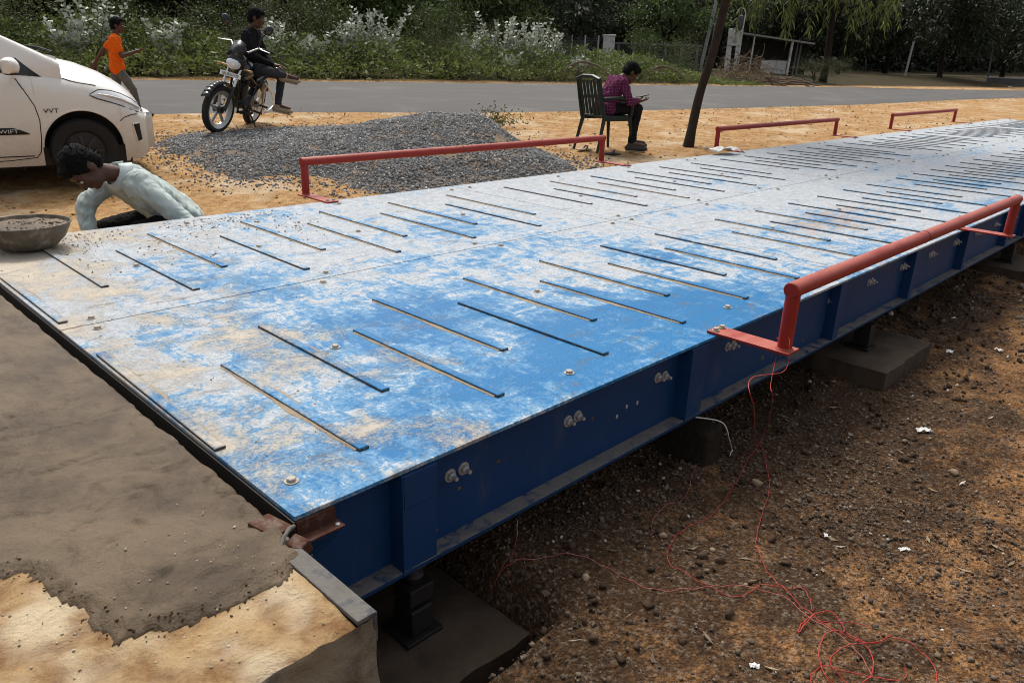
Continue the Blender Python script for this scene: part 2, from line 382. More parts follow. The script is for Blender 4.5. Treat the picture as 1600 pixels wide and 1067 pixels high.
def soil_near():
    m, nt = new_mat('dug_soil'); p = pos(nt)
    big = noise(nt, p, .85, 5, .6, .4); mid = noise(nt, p, 5, 8, .7); fine = noise(nt, p, 60, 6, .75)
    vo = nd(nt, 'ShaderNodeTexVoronoi', {'Vector': p, 'Scale': 95.0}); vcol = nd(nt, 'ShaderNodeSeparateXYZ', {0: vo.outputs['Color']}).outputs[0]
    sx = nd(nt, 'ShaderNodeSeparateXYZ', {0: p}); X, Y = sx.outputs[0], sx.outputs[1]
    dark = mix(nt, mid, (.038, .019, .009), (.165, .090, .043))
    orange = mix(nt, sstep(nt, mid, .35, .65), (.17, .078, .030), (.47, .235, .090))
    away = mth(nt, 'MULTIPLY', sstep(nt, mth(nt, 'SUBTRACT', mth(nt, 'MULTIPLY', Y, -1.0), mth(nt, 'MULTIPLY', X, -.03)), .15, 1.5), .20)
    f = sstep(nt, mth(nt, 'ADD', mth(nt, 'ADD', mth(nt, 'MULTIPLY', big, .46), mth(nt, 'ADD', mth(nt, 'MULTIPLY', mid, .42), mth(nt, 'MULTIPLY', fine, .17))), mth(nt, 'ADD', away, mth(nt, 'MULTIPLY', sstep(nt, X, 1.8, 4.5), .06))), .545, .70)
    c = mix(nt, f, dark, orange)
    grit = mth(nt, 'MULTIPLY', sstep(nt, vcol, .55, .8), sstep(nt, fine, .4, .55))
    c = mix(nt, mth(nt, 'MULTIPLY', grit, .45), c, mix(nt, fine, (.10, .08, .06), (.40, .34, .27)))
    c = mix(nt, mth(nt, 'MULTIPLY', sstep(nt, fine, .58, .42), .55), c, (.022, .014, .010))
    h = mth(nt, 'ADD', mth(nt, 'MULTIPLY', mid, .8), mth(nt, 'ADD', mth(nt, 'MULTIPLY', fine, .5), mth(nt, 'MULTIPLY', vo.outputs['Distance'], -.5)))
    # beyond the deck: dry sandy earth, then leaf litter past the road
    t = mth(nt, 'ADD', noise(nt, p, 1.3, 7, .65), 0.0); t2 = noise(nt, scaled(nt, p, (1, 1, 1)), 8, 8, .75, .4); t3 = noise(nt, p, 26, 5, .75)
    sand = mix(nt, sstep(nt, t2, .36, .62), (.34, .175, .062), (.58, .365, .17))
    sand = mix(nt, mth(nt, 'MULTIPLY', sstep(nt, t, .48, .66), .8), sand, (.66, .52, .35))
    sand = mix(nt, mth(nt, 'MULTIPLY', sstep(nt, t3, .54, .68), .65), sand, (.15, .085, .04))
    litter = mix(nt, t2, (.030, .026, .014), (.085, .066, .032))
    yb = mth(nt, 'SUBTRACT', mth(nt, 'ADD', Y, mth(nt, 'MULTIPLY', X, .125)), 17.75)
    sand = mix(nt, sstep(nt, mth(nt, 'ADD', yb, mth(nt, 'MULTIPLY', t, 1.2)), 1.3, 2.3), sand, litter)
    c = mix(nt, sstep(nt, Y, 2.7, 3.0), c, sand)
    h = mth(nt, 'ADD', h, mth(nt, 'ADD', mth(nt, 'MULTIPLY', t2, .8), mth(nt, 'MULTIPLY', t3, .4)))
    finish(nt, c, .95, h, .9, .03, 0, .15); return m
M['soil'] = soil_near()
def asphalt():
    m, nt = new_mat('worn_asphalt'); p = pos(nt)
    st = noise(nt, scaled(nt, p, (.12, 1.3, 1)), 1.6, 6, .6); fi = noise(nt, p, 45, 6, .8); pa = noise(nt, p, .7, 5, .6)
    c = mix(nt, st, (.088, .084, .080), (.155, .15, .142))
    c = mix(nt, mth(nt, 'MULTIPLY', sstep(nt, pa, .5, .7), .4), c, (.22, .205, .185))
    c = mix(nt, mth(nt, 'MULTIPLY', fi, .4), c, (.05, .05, .05))
    finish(nt, c, .9, fi, .4, .01, 0, .2); return m
M['asphalt'] = asphalt()
def stones(name, a, b, pale, palet=.94):
    m, nt = new_mat(name); r = nd(nt, 'ShaderNodeNewGeometry').outputs['Random Per Island']; n = noise(nt, pos(nt), 90, 4, .7)
    c = mix(nt, mth(nt, 'ADD', mth(nt, 'MULTIPLY', r, .8), mth(nt, 'MULTIPLY', n, .2)), a, b)
    r2 = nd(nt, 'ShaderNodeMath', {0: mth(nt, 'MULTIPLY', r, 137.31)}, operation='FRACT').outputs[0]
    c = mix(nt, sstep(nt, r2, palet, palet+.02), c, pale)
    finish(nt, c, .85, n, .3, .004, 0, .25); return m
M['pit_pebble'] = stones('earthy_pebbles', (.030, .023, .018), (.24, .175, .12), (.56, .50, .42), .972)
M['gravel'] = stones('crushed_grey_stone', (.075, .076, .078), (.31, .31, .305), (.50, .50, .49))
M['crumb'] = stones('sandy_crumbs', (.20, .16, .11), (.58, .50, .38), (.75, .72, .66))

# ================================================================== SETTING
def spaced(lo, hi, c0, c1, h, grow=1.12):
    mid = list(np.arange(c0, c1+1e-6, h)); a = []; s = h; x = c0
    while x > lo: s *= grow; x -= s; a.append(x)
    b = []; s = h; x = mid[-1]
    while x < hi: s *= grow; x += s; b.append(x)
    return np.array(a[::-1]+mid+b)
gx = spaced(-90, 230, -.6, 12.5, .05, 1.10); gy = spaced(-40, 190, -2.6, 11.0, .045, 1.10)
V, Q = grid_mesh(gx, gy, ground_z)
ground = obj_of('ground', fast_mesh('ground', V, Q, M['soil'], True)); tag(ground, 'bare dug and sandy earth around the weighbridge', kind='structure')

xs = np.concatenate([np.arange(-60, 60, .5), np.arange(60, 140, 2)])
ts = np.linspace(0, 1, 15); RV = []
for x in xs:
    a, b = road_near(x), road_far(x)
    for t in ts:
        t2 = t
        if t in (0, 1): t2 = t + (.10*fbm(x, t*50, 3, .8) + .03*fbm(x, 5+t, 2, 4))*(1/max(b-a, 1))
        y = a+(b-a)*t2
        RV.append((x, y, float(g_far(np.array(x), np.array(y))) + .03 + .05*(1-(2*t-1)**2) - (.05 if t in (0, 1) else 0)))
n = len(ts); i = np.arange(len(xs)-1)[:, None]*n + np.arange(n-1)[None, :]; i = i.ravel()
road = obj_of('road', fast_mesh('road', np.array(RV), np.stack([i, i+n, i+n+1, i+1], 1), M['asphalt'], True)); tag(road, 'grey worn asphalt road without markings', kind='structure')

M['edge'] = simple('dirty_steel_edge', (.15, .14, .125), .85, .1, .5, 26, .6, .004, .2, dirt=(.05, .055, .07), dirtamt=.8)
# -------------------------------------------------- concrete approach ramp with its wet mortar
ab = thing('concrete_ramp', 'dry yellowish concrete approach slab with broken edge at the near end of the blue deck', 'concrete ramp', (-1.6, 1.5, -.9))
def local(V, o): return np.asarray(V) - np.array(o.location)
AX, AY0, AY1 = -.038, -.335, 3.3
def top_z(x, y): return -.016 + .007*fbm(x, y, 4, 6.0) + .0028*fbm(x, y, 3, 32) - .007*ss(.014, 0, y-AY0)*(.3+1.4*np.abs(fbm(x, y, 2, 14)))
xs_ = np.concatenate([np.arange(-3.4, -.7, .06), np.arange(-.7, -.0785, .0085), [-.0775]]); ys_ = np.concatenate([np.arange(AY0, .9, .0085), np.arange(.9, AY1, .05), [AY1]])
V, Q = grid_mesh(xs_, ys_, top_z)
# rough side face towards the pit
ssx = np.concatenate([np.arange(-1.2, -.6, .05), np.arange(-.6, -.05, .008), [-.04]]); zz = np.linspace(0, -.75, 70)
SV = []
for j, z in enumerate(zz):
    k = 1 if 0 < j else 0
    yy = AY0 + k*(.010*fbm(ssx, np.full_like(ssx, z), 4, 12) + .012*fbm(ssx, np.full_like(ssx, z), 2, 4)) - .004*k
    zt = top_z(ssx, np.full_like(ssx, AY0)) if j == 0 else np.full_like(ssx, z-.016) + (.004*fbm(ssx, np.full_like(ssx, j), 2, 20))
    SV.append(np.stack([ssx, yy, zt], 1))
SV = np.concatenate(SV); n = len(ssx); i = (np.arange(69)[:, None]*n + np.arange(n-1)[None]).ravel()
SQ = np.stack([i, i+1, i+n+1, i+n], 1)
obj_of('slab_top', fast_mesh('slab_top', local(V, ab), Q, M['dry_concrete'], True), ab)
obj_of('slab_side', fast_mesh('slab_side', local(SV, ab), SQ, M['side_concrete'], True), ab)
# end face towards the deck, irregular
eyy = np.arange(AY0, AY1+.02, .03); ez = np.linspace(-.014, -.85, 24)
EV = np.concatenate([np.stack([AX + .004*fbm(eyy, np.full_like(eyy, z), 3, 6) + (0 if j == 0 else .006*fbm(eyy, np.full_like(eyy, z), 3, 16)), eyy, np.full_like(eyy, z)], 1) for j, z in enumerate(ez)])
n = len(eyy); i = (np.arange(23)[:, None]*n + np.arange(n-1)[None]).ravel()
obj_of('end_face', fast_mesh('end_face', local(EV, ab), np.stack([i, i+1, i+n+1, i+n], 1), M['side_concrete'], True), ab)
mb = MB(); mb.span((-3.4, AY0+.03, -.88), (AX-.02, AY1-.01, -.05)); mb.v = [local(v, ab) for v in mb.v]
mb.build('slab_core', M['side_concrete'], ab)
# steel edge angle: bare near the corner, buried in mortar farther on
mb = MB(); mb.span((-.076, AY0-.002, -.020), (-.036, 3.28, -.010)); mb.span((-.042, AY0-.002, -.075), (-.034, 3.28, -.0115))
mb.v = [local(v, ab) for v in mb.v]; mb.build('edge_angle', M['edge'], ab, bevel=.002)
PL = np.array([(-.034, -.03), (-.05, -.105), (-.105, -.134), (-.20, -.145), (-.30, -.135), (-.378, -.099), (-.40, .03), (-.434, .184), (-.50, .24), (-.62, .30), (-1.0, .36), (-3.4, .5)])
def mort_z(x, y):
    # signed distance to the ragged front border of the mortar (positive inside, towards larger y)
    d = np.full(np.shape(x), 1e9); 
    for a, b in zip(PL[:-1], PL[1:]):
        ab_ = b-a; t = np.clip(((x-a[0])*ab_[0] + (y-a[1])*ab_[1])/(ab_@ab_), 0, 1)
        d = np.minimum(d, np.hypot(x-a[0]-t*ab_[0], y-a[1]-t*ab_[1]))
    order = PL[::-1]; yb = np.interp(x, order[:, 0], order[:, 1])
    inside = y > yb
    sgn = np.where(inside, d, -d) + .016*fbm(x, y, 4, 11) + .012*fbm(x, y, 2, 30)
    edge = np.clip(AX+.004-x + .006*fbm(x*0, y, 3, 9), -1, 1)
    h = .013*ss(-.004, .022, sgn) + .004*fbm(x+9, y, 4, 6)*ss(0, .1, sgn) + .0030*fbm(x*.7, y, 3, 22) + .0016*fbm(x, y*.4, 3, 50) + .006*ss(.03, .09, np.abs(fbm(x+3, y*1.7, 3, 3.2)))*ss(0, .1, sgn) + .004*ss(.05, 0, sgn)*np.maximum(fbm(x, y, 3, 45), 0)
    return np.where(sgn < -.01, top_z(x, y)-.02, top_z(x, y) + .002 + h) - .012*ss(.010, .0, edge)
xm = np.concatenate([np.arange(-3.35, -.75, .05), np.arange(-.75, AX, .008), [AX-.001]]); ym = np.concatenate([np.arange(-.22, .9, .008), np.arange(.9, 3.28, .025)])
V, Q = grid_mesh(xm, ym, mort_z)
obj_of('mortar_layer', fast_mesh('mortar_layer', local(V, ab), Q, M['mortar'], True), ab)['label'] = 'fresh wet grey brown cement layer on the slab'
# crumbs of cement along the border of the mortar
def pebbles(name, P, S, mat, label=None, flat=.7, ico=False, smooth=False):
    """many small angular stones as one real mesh"""
    if ico:
        phi = (1+5**.5)/2; base = np.array([(-1, phi, 0), (1, phi, 0), (-1, -phi, 0), (1, -phi, 0), (0, -1, phi), (0, 1, phi), (0, -1, -phi), (0, 1, -phi), (phi, 0, -1), (phi, 0, 1), (-phi, 0, -1), (-phi, 0, 1)])/1.9
        F = np.array([(0,11,5),(0,5,1),(0,1,7),(0,7,10),(0,10,11),(1,5,9),(5,11,4),(11,10,2),(10,7,6),(7,1,8),(3,9,4),(3,4,2),(3,2,6),(3,6,8),(3,8,9),(4,9,5),(2,4,11),(6,2,10),(8,6,7),(9,8,1)])
    else:
        base = np.array([(x, y, z) for z in (-1, 1) for y in (-1, 1) for x in (-1, 1)], float)*.62
        F = np.array([(0,2,3,1),(4,5,7,6),(0,1,5,4),(2,6,7,3),(0,4,6,2),(1,3,7,5)])
    m = len(P); nb = len(base)
    v = base[None]*(1+RNG.uniform(-.38, .38, (m, nb, 3)))*np.array([1, 1, flat])
    v = v*RNG.uniform(.7, 1.3, (m, 1, 3))
    q = RNG.normal(size=(m, 4)); q[:, 1:3] *= .45; q /= np.linalg.norm(q, axis=1)[:, None]
    w, x, y, z = q.T
    R = np.stack([1-2*(y*y+z*z), 2*(x*y-z*w), 2*(x*z+y*w), 2*(x*y+z*w), 1-2*(x*x+z*z), 2*(y*z-x*w), 2*(x*z-y*w), 2*(y*z+x*w), 1-2*(x*x+y*y)], 1).reshape(m, 3, 3)
    v = np.einsum('mij,mkj->mki', R, v)*S[:, None, None] + P[:, None, :]
    Q = (F[None]+np.arange(m)[:, None, None]*nb).reshape(-1, F.shape[1])
    o = obj_of(name, fast_mesh(name, v.reshape(-1, 3), Q, mat, smooth)); tag(o, label, kind='stuff'); return o
cp = []
for a, b in zip(PL[1:9], PL[2:10]):
    for _ in range(17): t = RNG.random(); cp.append(a+(b-a)*t+RNG.normal(0, .016, 2))
cp = np.array(cp); S = RNG.uniform(.0009, .0036, len(cp))
pebbles('mortar_crumbs', np.column_stack([cp, np.maximum(top_z(cp[:, 0], cp[:, 1]), mort_z(cp[:, 0], cp[:, 1]))+S*.3]), S, M['mortar'], 'crumbs of grey cement along the edge of the wet mortar')
cp = np.column_stack([RNG.uniform(-.72, -.09, 190), RNG.uniform(-.32, .2, 190)]); S = RNG.uniform(.0008, .0030, len(cp))
zc = np.maximum(top_z(cp[:, 0], cp[:, 1]), mort_z(cp[:, 0], cp[:, 1]))
pebbles('sand_grains', np.column_stack([cp, zc+S*.4]), S, M['crumb'], 'loose grit on the dry concrete slab')

# ================================================================== WEIGHBRIDGE
M['sanddust'] = simple('banked_sand_dust', (.36, .29, .205), .95, 0, .35, 70, .6, .004, .1, dirt=(.14, .10, .07), dirtamt=.7)
M['shade_dirt'] = simple('strip_shade_joint_dirt', (.075, .068, .06), .9, 0, .5, 60, .5, .003, .1, dirt=(.26, .22, .16), dirtamt=.7)  # painted shade of the strip sides, also dirt in the joints
WB = thing('weighbridge', 'long blue steel weighbridge deck with raised cross strips and worn dusty paint', 'weighbridge', (0, 0, 0))
ML, NM, GAP = 3.03, 6, .006
TH = .011
def share(name, me, parent, loc, rot=None):
    o = bpy.data.objects.new(name, me); COL.objects.link(o); o.parent = parent; o.location = loc
    if rot is not None: o.rotation_euler = rot
    return o
mb = MB(); mb.span((GAP/2, GAP/2, -TH), (ML-GAP/2, 1.5-GAP/2, 0)); pl0 = mb.build('deck_plate', M['deck'], WB, bevel=.0016)
for k in range(NM):
    for r in range(2):
        o = pl0 if (k, r) == (0, 0) else copy_obj(pl0)
        o.location = (k*ML, r*1.5, 0)
# dirt packed into the joints between the plates, and the black void under them
mb = MB(); mb.span((0, 1.4975, -.009), (NM*ML, 1.5025, -.0025))
for k in range(1, NM): mb.span((k*ML-.0025, .01, -.0091), (k*ML+.0025, 2.99, -.0026))
mb.build('joint_dirt', M['shade_dirt'], WB)
# raised flat strips: painted on top, shade painted dark on their dirty welded sides
def strip_mesh(L, w=.028, h=.0085):
    me = MB().box((0, 0, h/2), (w, L, h)).mesh('tread_strip'); me.materials.append(M['striptop'])
    import bmesh
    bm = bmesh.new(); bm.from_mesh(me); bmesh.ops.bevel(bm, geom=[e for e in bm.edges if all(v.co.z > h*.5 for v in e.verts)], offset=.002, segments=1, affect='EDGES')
    me.materials.append(M['shade_dirt'])
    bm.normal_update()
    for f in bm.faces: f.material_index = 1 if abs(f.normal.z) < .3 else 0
    bm.to_mesh(me); bm.free()
    return me
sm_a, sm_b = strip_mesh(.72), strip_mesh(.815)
STR = []
for k in range(NM):
    x0 = k*ML; sh = 0 if k == 0 else .02
    for i in range(6):
        xa = x0+.276+.478*i+sh
        STR += [(xa, .508, sm_a), (x0+.276+.478*i+.256+sh, .753, sm_a) if i < 5 or k else None,
                (x0+.284+.497*i+sh, 2.31, sm_b), (x0+.54+.50*i+sh, 2.06, sm_b) if i < 5 else None]
    if k == 0: STR += [(.026, .78, sm_b), (.036, 1.92, sm_a), (2.915, .753, sm_a)]
def ridge_mesh(L):
    n = 60; t = np.linspace(-L/2, L/2, n); w = .006+.016*np.maximum(0, perlin(t*7+L*3, t*0+L))+.010*np.maximum(0, perlin(t*25, t*0+3)); h = .0022+.003*np.maximum(0, perlin(t*11+5, t*0))
    prof = [(0, 1.0), (.25, .8), (.6, .4), (1.0, -.12)]; V = np.concatenate([np.column_stack([w*a, t, h*b]) for a, b in prof]); i = (np.arange(3)[:, None]*n+np.arange(n-1)[None]).ravel()
    return fast_mesh('dust_ridge', V, np.stack([i, i+1, i+n+1, i+n], 1), M['sanddust'], True)
rg_a, rg_b = ridge_mesh(.70), ridge_mesh(.80)
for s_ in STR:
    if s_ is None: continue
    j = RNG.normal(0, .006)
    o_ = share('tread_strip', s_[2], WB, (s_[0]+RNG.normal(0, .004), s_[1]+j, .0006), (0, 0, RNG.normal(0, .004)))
    if s_[0] < 4.2:
        o = o_; r = bpy.data.objects.new('dust_ridge', rg_a if s_[2] is sm_a else rg_b); COL.objects.link(r); r.parent = o; r.location = (.0142, 0, .0004)
        if RNG.random() < .6: r2 = bpy.data.objects.new('dust_ridge', rg_a if s_[2] is sm_a else rg_b); COL.objects.link(r2); r2.parent = o; r2.location = (-.0142, 0, .0004); r2.rotation_euler = (0, 0, PI)
# hexagon bolts through the deck, each with its washer
def bolt_mesh(name, r=.016, h=.011, wr=.024, wh=.003, mat='galv', stud=0):
    mb = MB(); mb.cyl((0, 0, 0), (0, 0, wh), wr, wr, 18); mb.cyl((0, 0, wh), (0, 0, wh+h*.8), r, r, 6); mb.cyl((0, 0, wh+h*.8), (0, 0, wh+h), r, r*.82, 6)
    if stud: mb.cyl((0, 0, wh+h), (0, 0, wh+h+stud), r*.5, r*.45, 10)
    me = mb.mesh(name); me.materials.append(M[mat]); return me
M['deckbolt'] = simple('dusty_bolt', (.44, .40, .34), .8, .15, .45, 60, dirt=(.25, .2, .15), dirtamt=.7)
bm_d = bolt_mesh('deck_bolt', .0115, .008, .0165, .0022, 'deckbolt')
DBX = [(.071, .132), (1.025, .127), (2.016, .146), (2.95, .13), (.605, .774), (1.582, .78), (2.45, .775), (.10, 1.44), (.98, 1.44), (1.07, 1.56), (2.03, 1.45), (1.95, 1.56), (2.95, 1.44), (.12, 1.56), (1.072, 2.156), (1.647, 2.15), (2.4, 2.15), (.5, 2.16), (.08, 2.87), (1.03, 2.86), (2.0, 2.87), (2.93, 2.86)]
for k in range(NM):
    for (x, y) in DBX:
        share('deck_bolt', bm_d, WB, (k*ML+x+(RNG.normal(0, .01) if k else 0), y, .0004), (0, 0, RNG.uniform(0, 1)))
# longitudinal girders, near and far side, with flanges, box columns and web bolts
WY = .055
def girder(y_web, sgn, far=False):
    mb = MB(); mb.span((.035, y_web-.004, -.284), (NM*ML-.02, y_web+.004, -TH-.0015)); g = mb.build('side_web', M['girder'], WB)
    a, b = sorted((y_web-sgn*.055, y_web+sgn*.06))
    mb = MB(); mb.span((.02, a, -.297), (NM*ML-.01, b, -.2845)); mb.build('bottom_flange', M['flange'], WB, bevel=.0015)
    return a, b
girder(WY, 1); girder(3-WY, -1)
for yy in (.78, 1.42, 1.58, 2.2):
    mb = MB(); mb.span((.04, yy-.004, -.28), (NM*ML-.03, yy+.004, -TH-.002)); mb.span((.04, yy-.05, -.2965), (NM*ML-.03, yy+.05, -.2805)); mb.build('inner_beam', M['girder'], WB)
for k in range(NM):
    for q in range(7):
        if q in (0, 6) or q % 2 == 0:
            x = k*ML + .06 + q*(ML-.12)/6
            mb = MB(); mb.span((x-.004, WY+.006, -.27), (x+.004, 3-WY-.006, -TH-.002)); mb.build('cross_beam', M['girder'], WB)
COLX = [.283, 1.535, 2.79, 3.79, 4.76, 5.80]
COLX += [6.35, 7.58, 8.82, 9.4, 10.6, 11.85, 12.42, 13.65, 14.9, 15.45, 16.7, 17.85]
for i, x in enumerate(COLX):
    w = .105 if i < 2 else .06
    mb = MB(); mb.span((x, .003, -.2845), (x+w, WY-.0045, -.014))
    st = mb.build('stiffener', M['girder'], WB, bevel=.001)
    if i < 2:
        mb = MB(); mb.span((x+.002, -.0015, -.105), (x+w-.002, .0025, -.016)); mb.build('gusset_plate', M['girder'], st, bevel=.001)
        mb = MB(); mb.span((x-.004, -.0025, -.296), (x-.0005, .0525, -.0135)); mb.build('stiffener_edge', M['girder'], st)
    y = 3-WY
    mb = MB(); mb.span((x, y+.0045, -.2845), (x+w, 2.997, -.014)); mb.build('stiffener', M['girder'], WB)
bm_w = bolt_mesh('web_bolt', .0125, .012, .0185, .003, 'galv', .014)
for j in range(39):
    xb = .495 + .4655*j
    if any(cx-.02 < xb < cx+.13 for cx in COLX[:2]) and j > 0: xb += .09
    if j == 0: xb = .495
    for dx in (-.022, .022):
        share('web_bolt', bm_w, WB, (xb+dx+RNG.normal(0, .002), WY-.004, -.103+RNG.normal(0, .003)), (PI/2, RNG.uniform(0, 1), 0))
for (x, z) in ((1.24, -.155), (1.30, -.16), (1.19, -.175)):
    mb = MB().sphere((x, WY-.0045, z), (.006, .002, .008)); mb.build('paint_chip', M['galv'], WB)
# torn paint flap and drip scars at the near end of the web
mb = MB(); mb.add([(.045, WY-.0055, -.10), (.125, WY-.0057, -.072), (.118, WY-.0057, -.10), (.137, WY-.0057, -.125), (.085, WY-.0055, -.150), (.05, WY-.0055, -.155)], [(0, 1, 2, 3, 4, 5)])
mb.build('scraped_patch', M['flange'], WB)
# rust runs and cement splashes on the web
for k in range(26):
    x = RNG.uniform(.3, 6); z = RNG.uniform(-.26, -.04); m = MB(); w = RNG.uniform(.004, .012); m.sphere((x, WY-.0046, z), (w, .0012, w*RNG.uniform(.5, 1.1)), 8); m.build('cement_splash', M['mortar'], WB, smooth=True)
# rusty angle bolted under the corner of the deck
mb = MB(); mb.span((.004, -.0008, -.050), (.098, .006, -.0125)); mb.span((.004, -.030, -.0535), (.104, .006, -.0485)); cb = mb.build('corner_angle', M['rust'], WB, bevel=.0012)
mb = MB().cyl((.092, -.018, -.0482), (.092, -.018, -.0455), .006, .005, 10); mb.build('rivet', M['galv'], cb)
mb = MB(); mb.span((-.002, .0, -.15), (.0025, 3, -.0115)); mb.build('end_plate', M['darksteel'], WB)

# rusty stop bracket set in the mortar beside the corner
rb = thing('stop_bracket', 'rusty broken steel bracket set in mortar at the near corner of the blue deck', 'bracket', (-.045, -.02, -.02))
mb = MB(); mb.box((0, .035, .012), (.055, .075, .012), Euler((.05, .12, .25))); mb.build('angle_piece', M['rust'], rb, bevel=.0015)
mb = MB(); mb.box((.004, .03, -.02), (.012, .07, .05), Euler((0, .05, .2))); mb.build('upright_piece', M['rust'], rb, bevel=.0015)
mb = MB(); mb.box((.012, -.045, .000), (.05, .05, .030), Euler((.2, -.1, .4)), .7); mb.box((-.002, -.075, -.004), (.045, .03, .02), Euler((.1, .2, -.3)), .6); mb.build('rust_lump', M['rust'], rb, bevel=.004)
mb = MB().tube([(-.03, -.055, .014), (-.01, -.035, .026), (.012, -.02, .03), (.03, -.005, .02)], [.003, .004, .005, .004], 8); mb.build('weld_bead', M['edge'], rb, smooth=True)

# ------------------------------------------------------------------ guard rails
def guard_rail(x0, x1, side, label, plates=True):
    y = -.232 if side < 0 else 3.24
    t = thing('guard_rail', label, 'guard rail', ((x0+x1)/2, y, 0), 0, 'red pipe guard rails along the deck')
    cx = (x0+x1)/2; d = 1 if side < 0 else -1
    for x in (x0, x1):
        m = MB(); m.span((x-cx-.042, -.035*d, .0015), (x-cx+.042, (.275 if side < 0 else .32)*d, .0105)); bp = m.build('base_plate', M['red'], t, bevel=.0015)
        for k in (-1, 1):
            m = MB(); yb = (.25 if side < 0 else .29)*d; m.cyl((x-cx+.022*k, yb, .0107), (x-cx+.022*k, yb, .0140), .014, n=14); m.cyl((x-cx+.022*k, yb, .0141), (x-cx+.022*k, yb, .022), .010, n=6); m.build('plate_bolt', M['deckbolt'], bp)
        m = MB(); m.tube([(x-cx, 0, .0107), (x-cx, 0, .220)], .0245, 20); m.build('post', M['red'], t, smooth=True)
        m = MB(); m.tube([(x-cx, 0, .0107), (x-cx, 0, .017)], [.031, .026], 20); m.build('weld_ring', M['red'], t, smooth=True)
    m = MB(); L = (x1-x0)/2+.0245
    m.tube([(-L, 0, .220), (-L+.004, 0, .220), (L-.004, 0, .220), (L, 0, .220)], [.024, .0275, .0275, .024], 24)
    pr = m.build('rail_pipe', M['red'], t, smooth=True)
    m = MB(); m.tube([(-L*.12, 0, .220), (-L*.12+.008, 0, .220)], .0283, 24); m.build('pipe_joint', M['rust'], pr, smooth=True)
    return t
guard_rail(1.728, 4.60, -1, 'faded red pipe guard rail on the near side above the muddy pit')
guard_rail(1.99, 5.11, 1, 'longest looking red pipe guard rail in front of the grey gravel heap')
guard_rail(7.17, 10.34, 1, 'red pipe guard rail right of the leaning tree, white rag at its foot')
guard_rail(12.45, 15.66, 1, 'small distant red pipe guard rail near the far end of the deck')

# ------------------------------------------------------------------ foundation pads and load cells
def pad(x0, x1, y0, y1, z1, z0, label, rough=.012):
    t = thing('concrete_pad', label, 'concrete pad', ((x0+x1)/2, (y0+y1)/2, z0), 0, 'concrete pads under the weighbridge')
    cx, cy = (x0+x1)/2, (y0+y1)/2; nx, ny = 46, 34
    X = np.linspace(x0, x1, nx); Y = np.linspace(y0, y1, ny)
    V, Q = grid_mesh(X, Y, lambda a, b: z1 + rough*.35*fbm(a, b, 4, 7) - .006*ss(.03, 0, np.minimum(np.minimum(a-x0, x1-a), np.minimum(b-y0, y1-b))))
    V = V.reshape(ny, nx, 3)
    V[..., 0] += rough*.8*fbm(V[..., 1], V[..., 0], 3, 9)*((V[..., 0] > x1-.01) | (V[..., 0] < x0+.01)); V[..., 1] += rough*.8*fbm(V[..., 0], V[..., 1]+3, 3, 9)*((V[..., 1] < y0+.01))
    loop = [V[0, k] for k in range(nx)] + [V[k, -1] for k in range(1, ny)] + [V[-1, k] for k in range(nx-2, -1, -1)] + [V[k, 0] for k in range(ny-2, 0, -1)]
    loop = np.array(loop); sv = [loop]
    for f in (.25, .5, .75, 1.0):
        L2 = loop.copy(); L2[:, 2] = loop[:, 2]*(1-f)+z0*f; s_ = np.arange(len(loop))*.06
        off = rough*fbm(s_, np.full(len(loop), f*3), 3, 3.0); L2[:, 0] += off*np.sign(loop[:, 0]-cx)*.8; L2[:, 1] += off*np.sign(loop[:, 1]-cy)*.8
        sv.append(L2)
    n = len(loop); SVv = np.concatenate(sv); k = np.arange(n)
    SQ = np.concatenate([np.stack([k+j*n, (k+1) % n+j*n, (k+1) % n+(j+1)*n, k+(j+1)*n], 1) for j in range(4)])
    VV = np.concatenate([V.reshape(-1, 3), SVv]); QQ = np.concatenate([Q, SQ+nx*ny])
    o = obj_of('pad_block', fast_mesh('pad_block', VV-np.array(t.location), QQ, M['pad_concrete'], False), t)
    return t
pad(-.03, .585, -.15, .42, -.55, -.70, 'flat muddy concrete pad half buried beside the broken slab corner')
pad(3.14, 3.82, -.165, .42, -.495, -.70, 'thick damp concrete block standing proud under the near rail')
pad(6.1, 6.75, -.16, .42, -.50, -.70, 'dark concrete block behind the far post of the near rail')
def load_cell(x, y, zb, label):
    t = thing('load_cell', label, 'load cell', (x, y, zb), 0, 'load cell mounts under the side girder'); H = -.297-zb
    m = MB(); m.span((-.06, -.045, .001), (.06, .07, .012)); m.build('base_plate', M['darksteel'], t, bevel=.002)
    m = MB(); m.span((-.035, -.032, .017), (.035, .05, .095)); m.build('cell_body', M['darksteel'], t, bevel=.004)
    m = MB(); m.box((0, .006, H*.5+.012), (.078, .075, .05)); m.build('loading_block', M['darksteel'], t, bevel=.003)
    m = MB(); m.lathe([(.001, H*.5+.04), (.022, H*.5+.04), (.028, H*.5+.06), (.020, H-.05), (.020, H-.03)], 20, (0, .005, 0)); m.build('rocker_pin', M['darksteel'], t, smooth=True)
    m = MB(); m.cyl((0, .005, H-.03), (0, .005, H-.001), .036, .036, 20); m.build('top_cup', M['rust'], t, smooth=True)
load_cell(.36, .06, -.548, 'greasy load cell mount on the flat muddy pad')
load_cell(3.42, .06, -.495, 'dark load cell mount on the thick concrete block')
load_cell(6.35, .06, -.50, 'load cell mount in shade behind the far rail post')
M['clodstone'] = simple('dark_rough_stone', (.035, .027, .02), .95, 0, .5, 14, .9, .015, .1)
# rough stone block under the middle of the first span
st = thing('foundation_stone', 'dark rough stone block under the girder beside the white cord', 'stone block', (1.74, .12, -.62))
m = MB(); m.box((0, 0, .10), (.16, .30, .26), Euler((.05, .03, .1)), .85); m.build('block_body', M['clodstone'], st, bevel=.012)

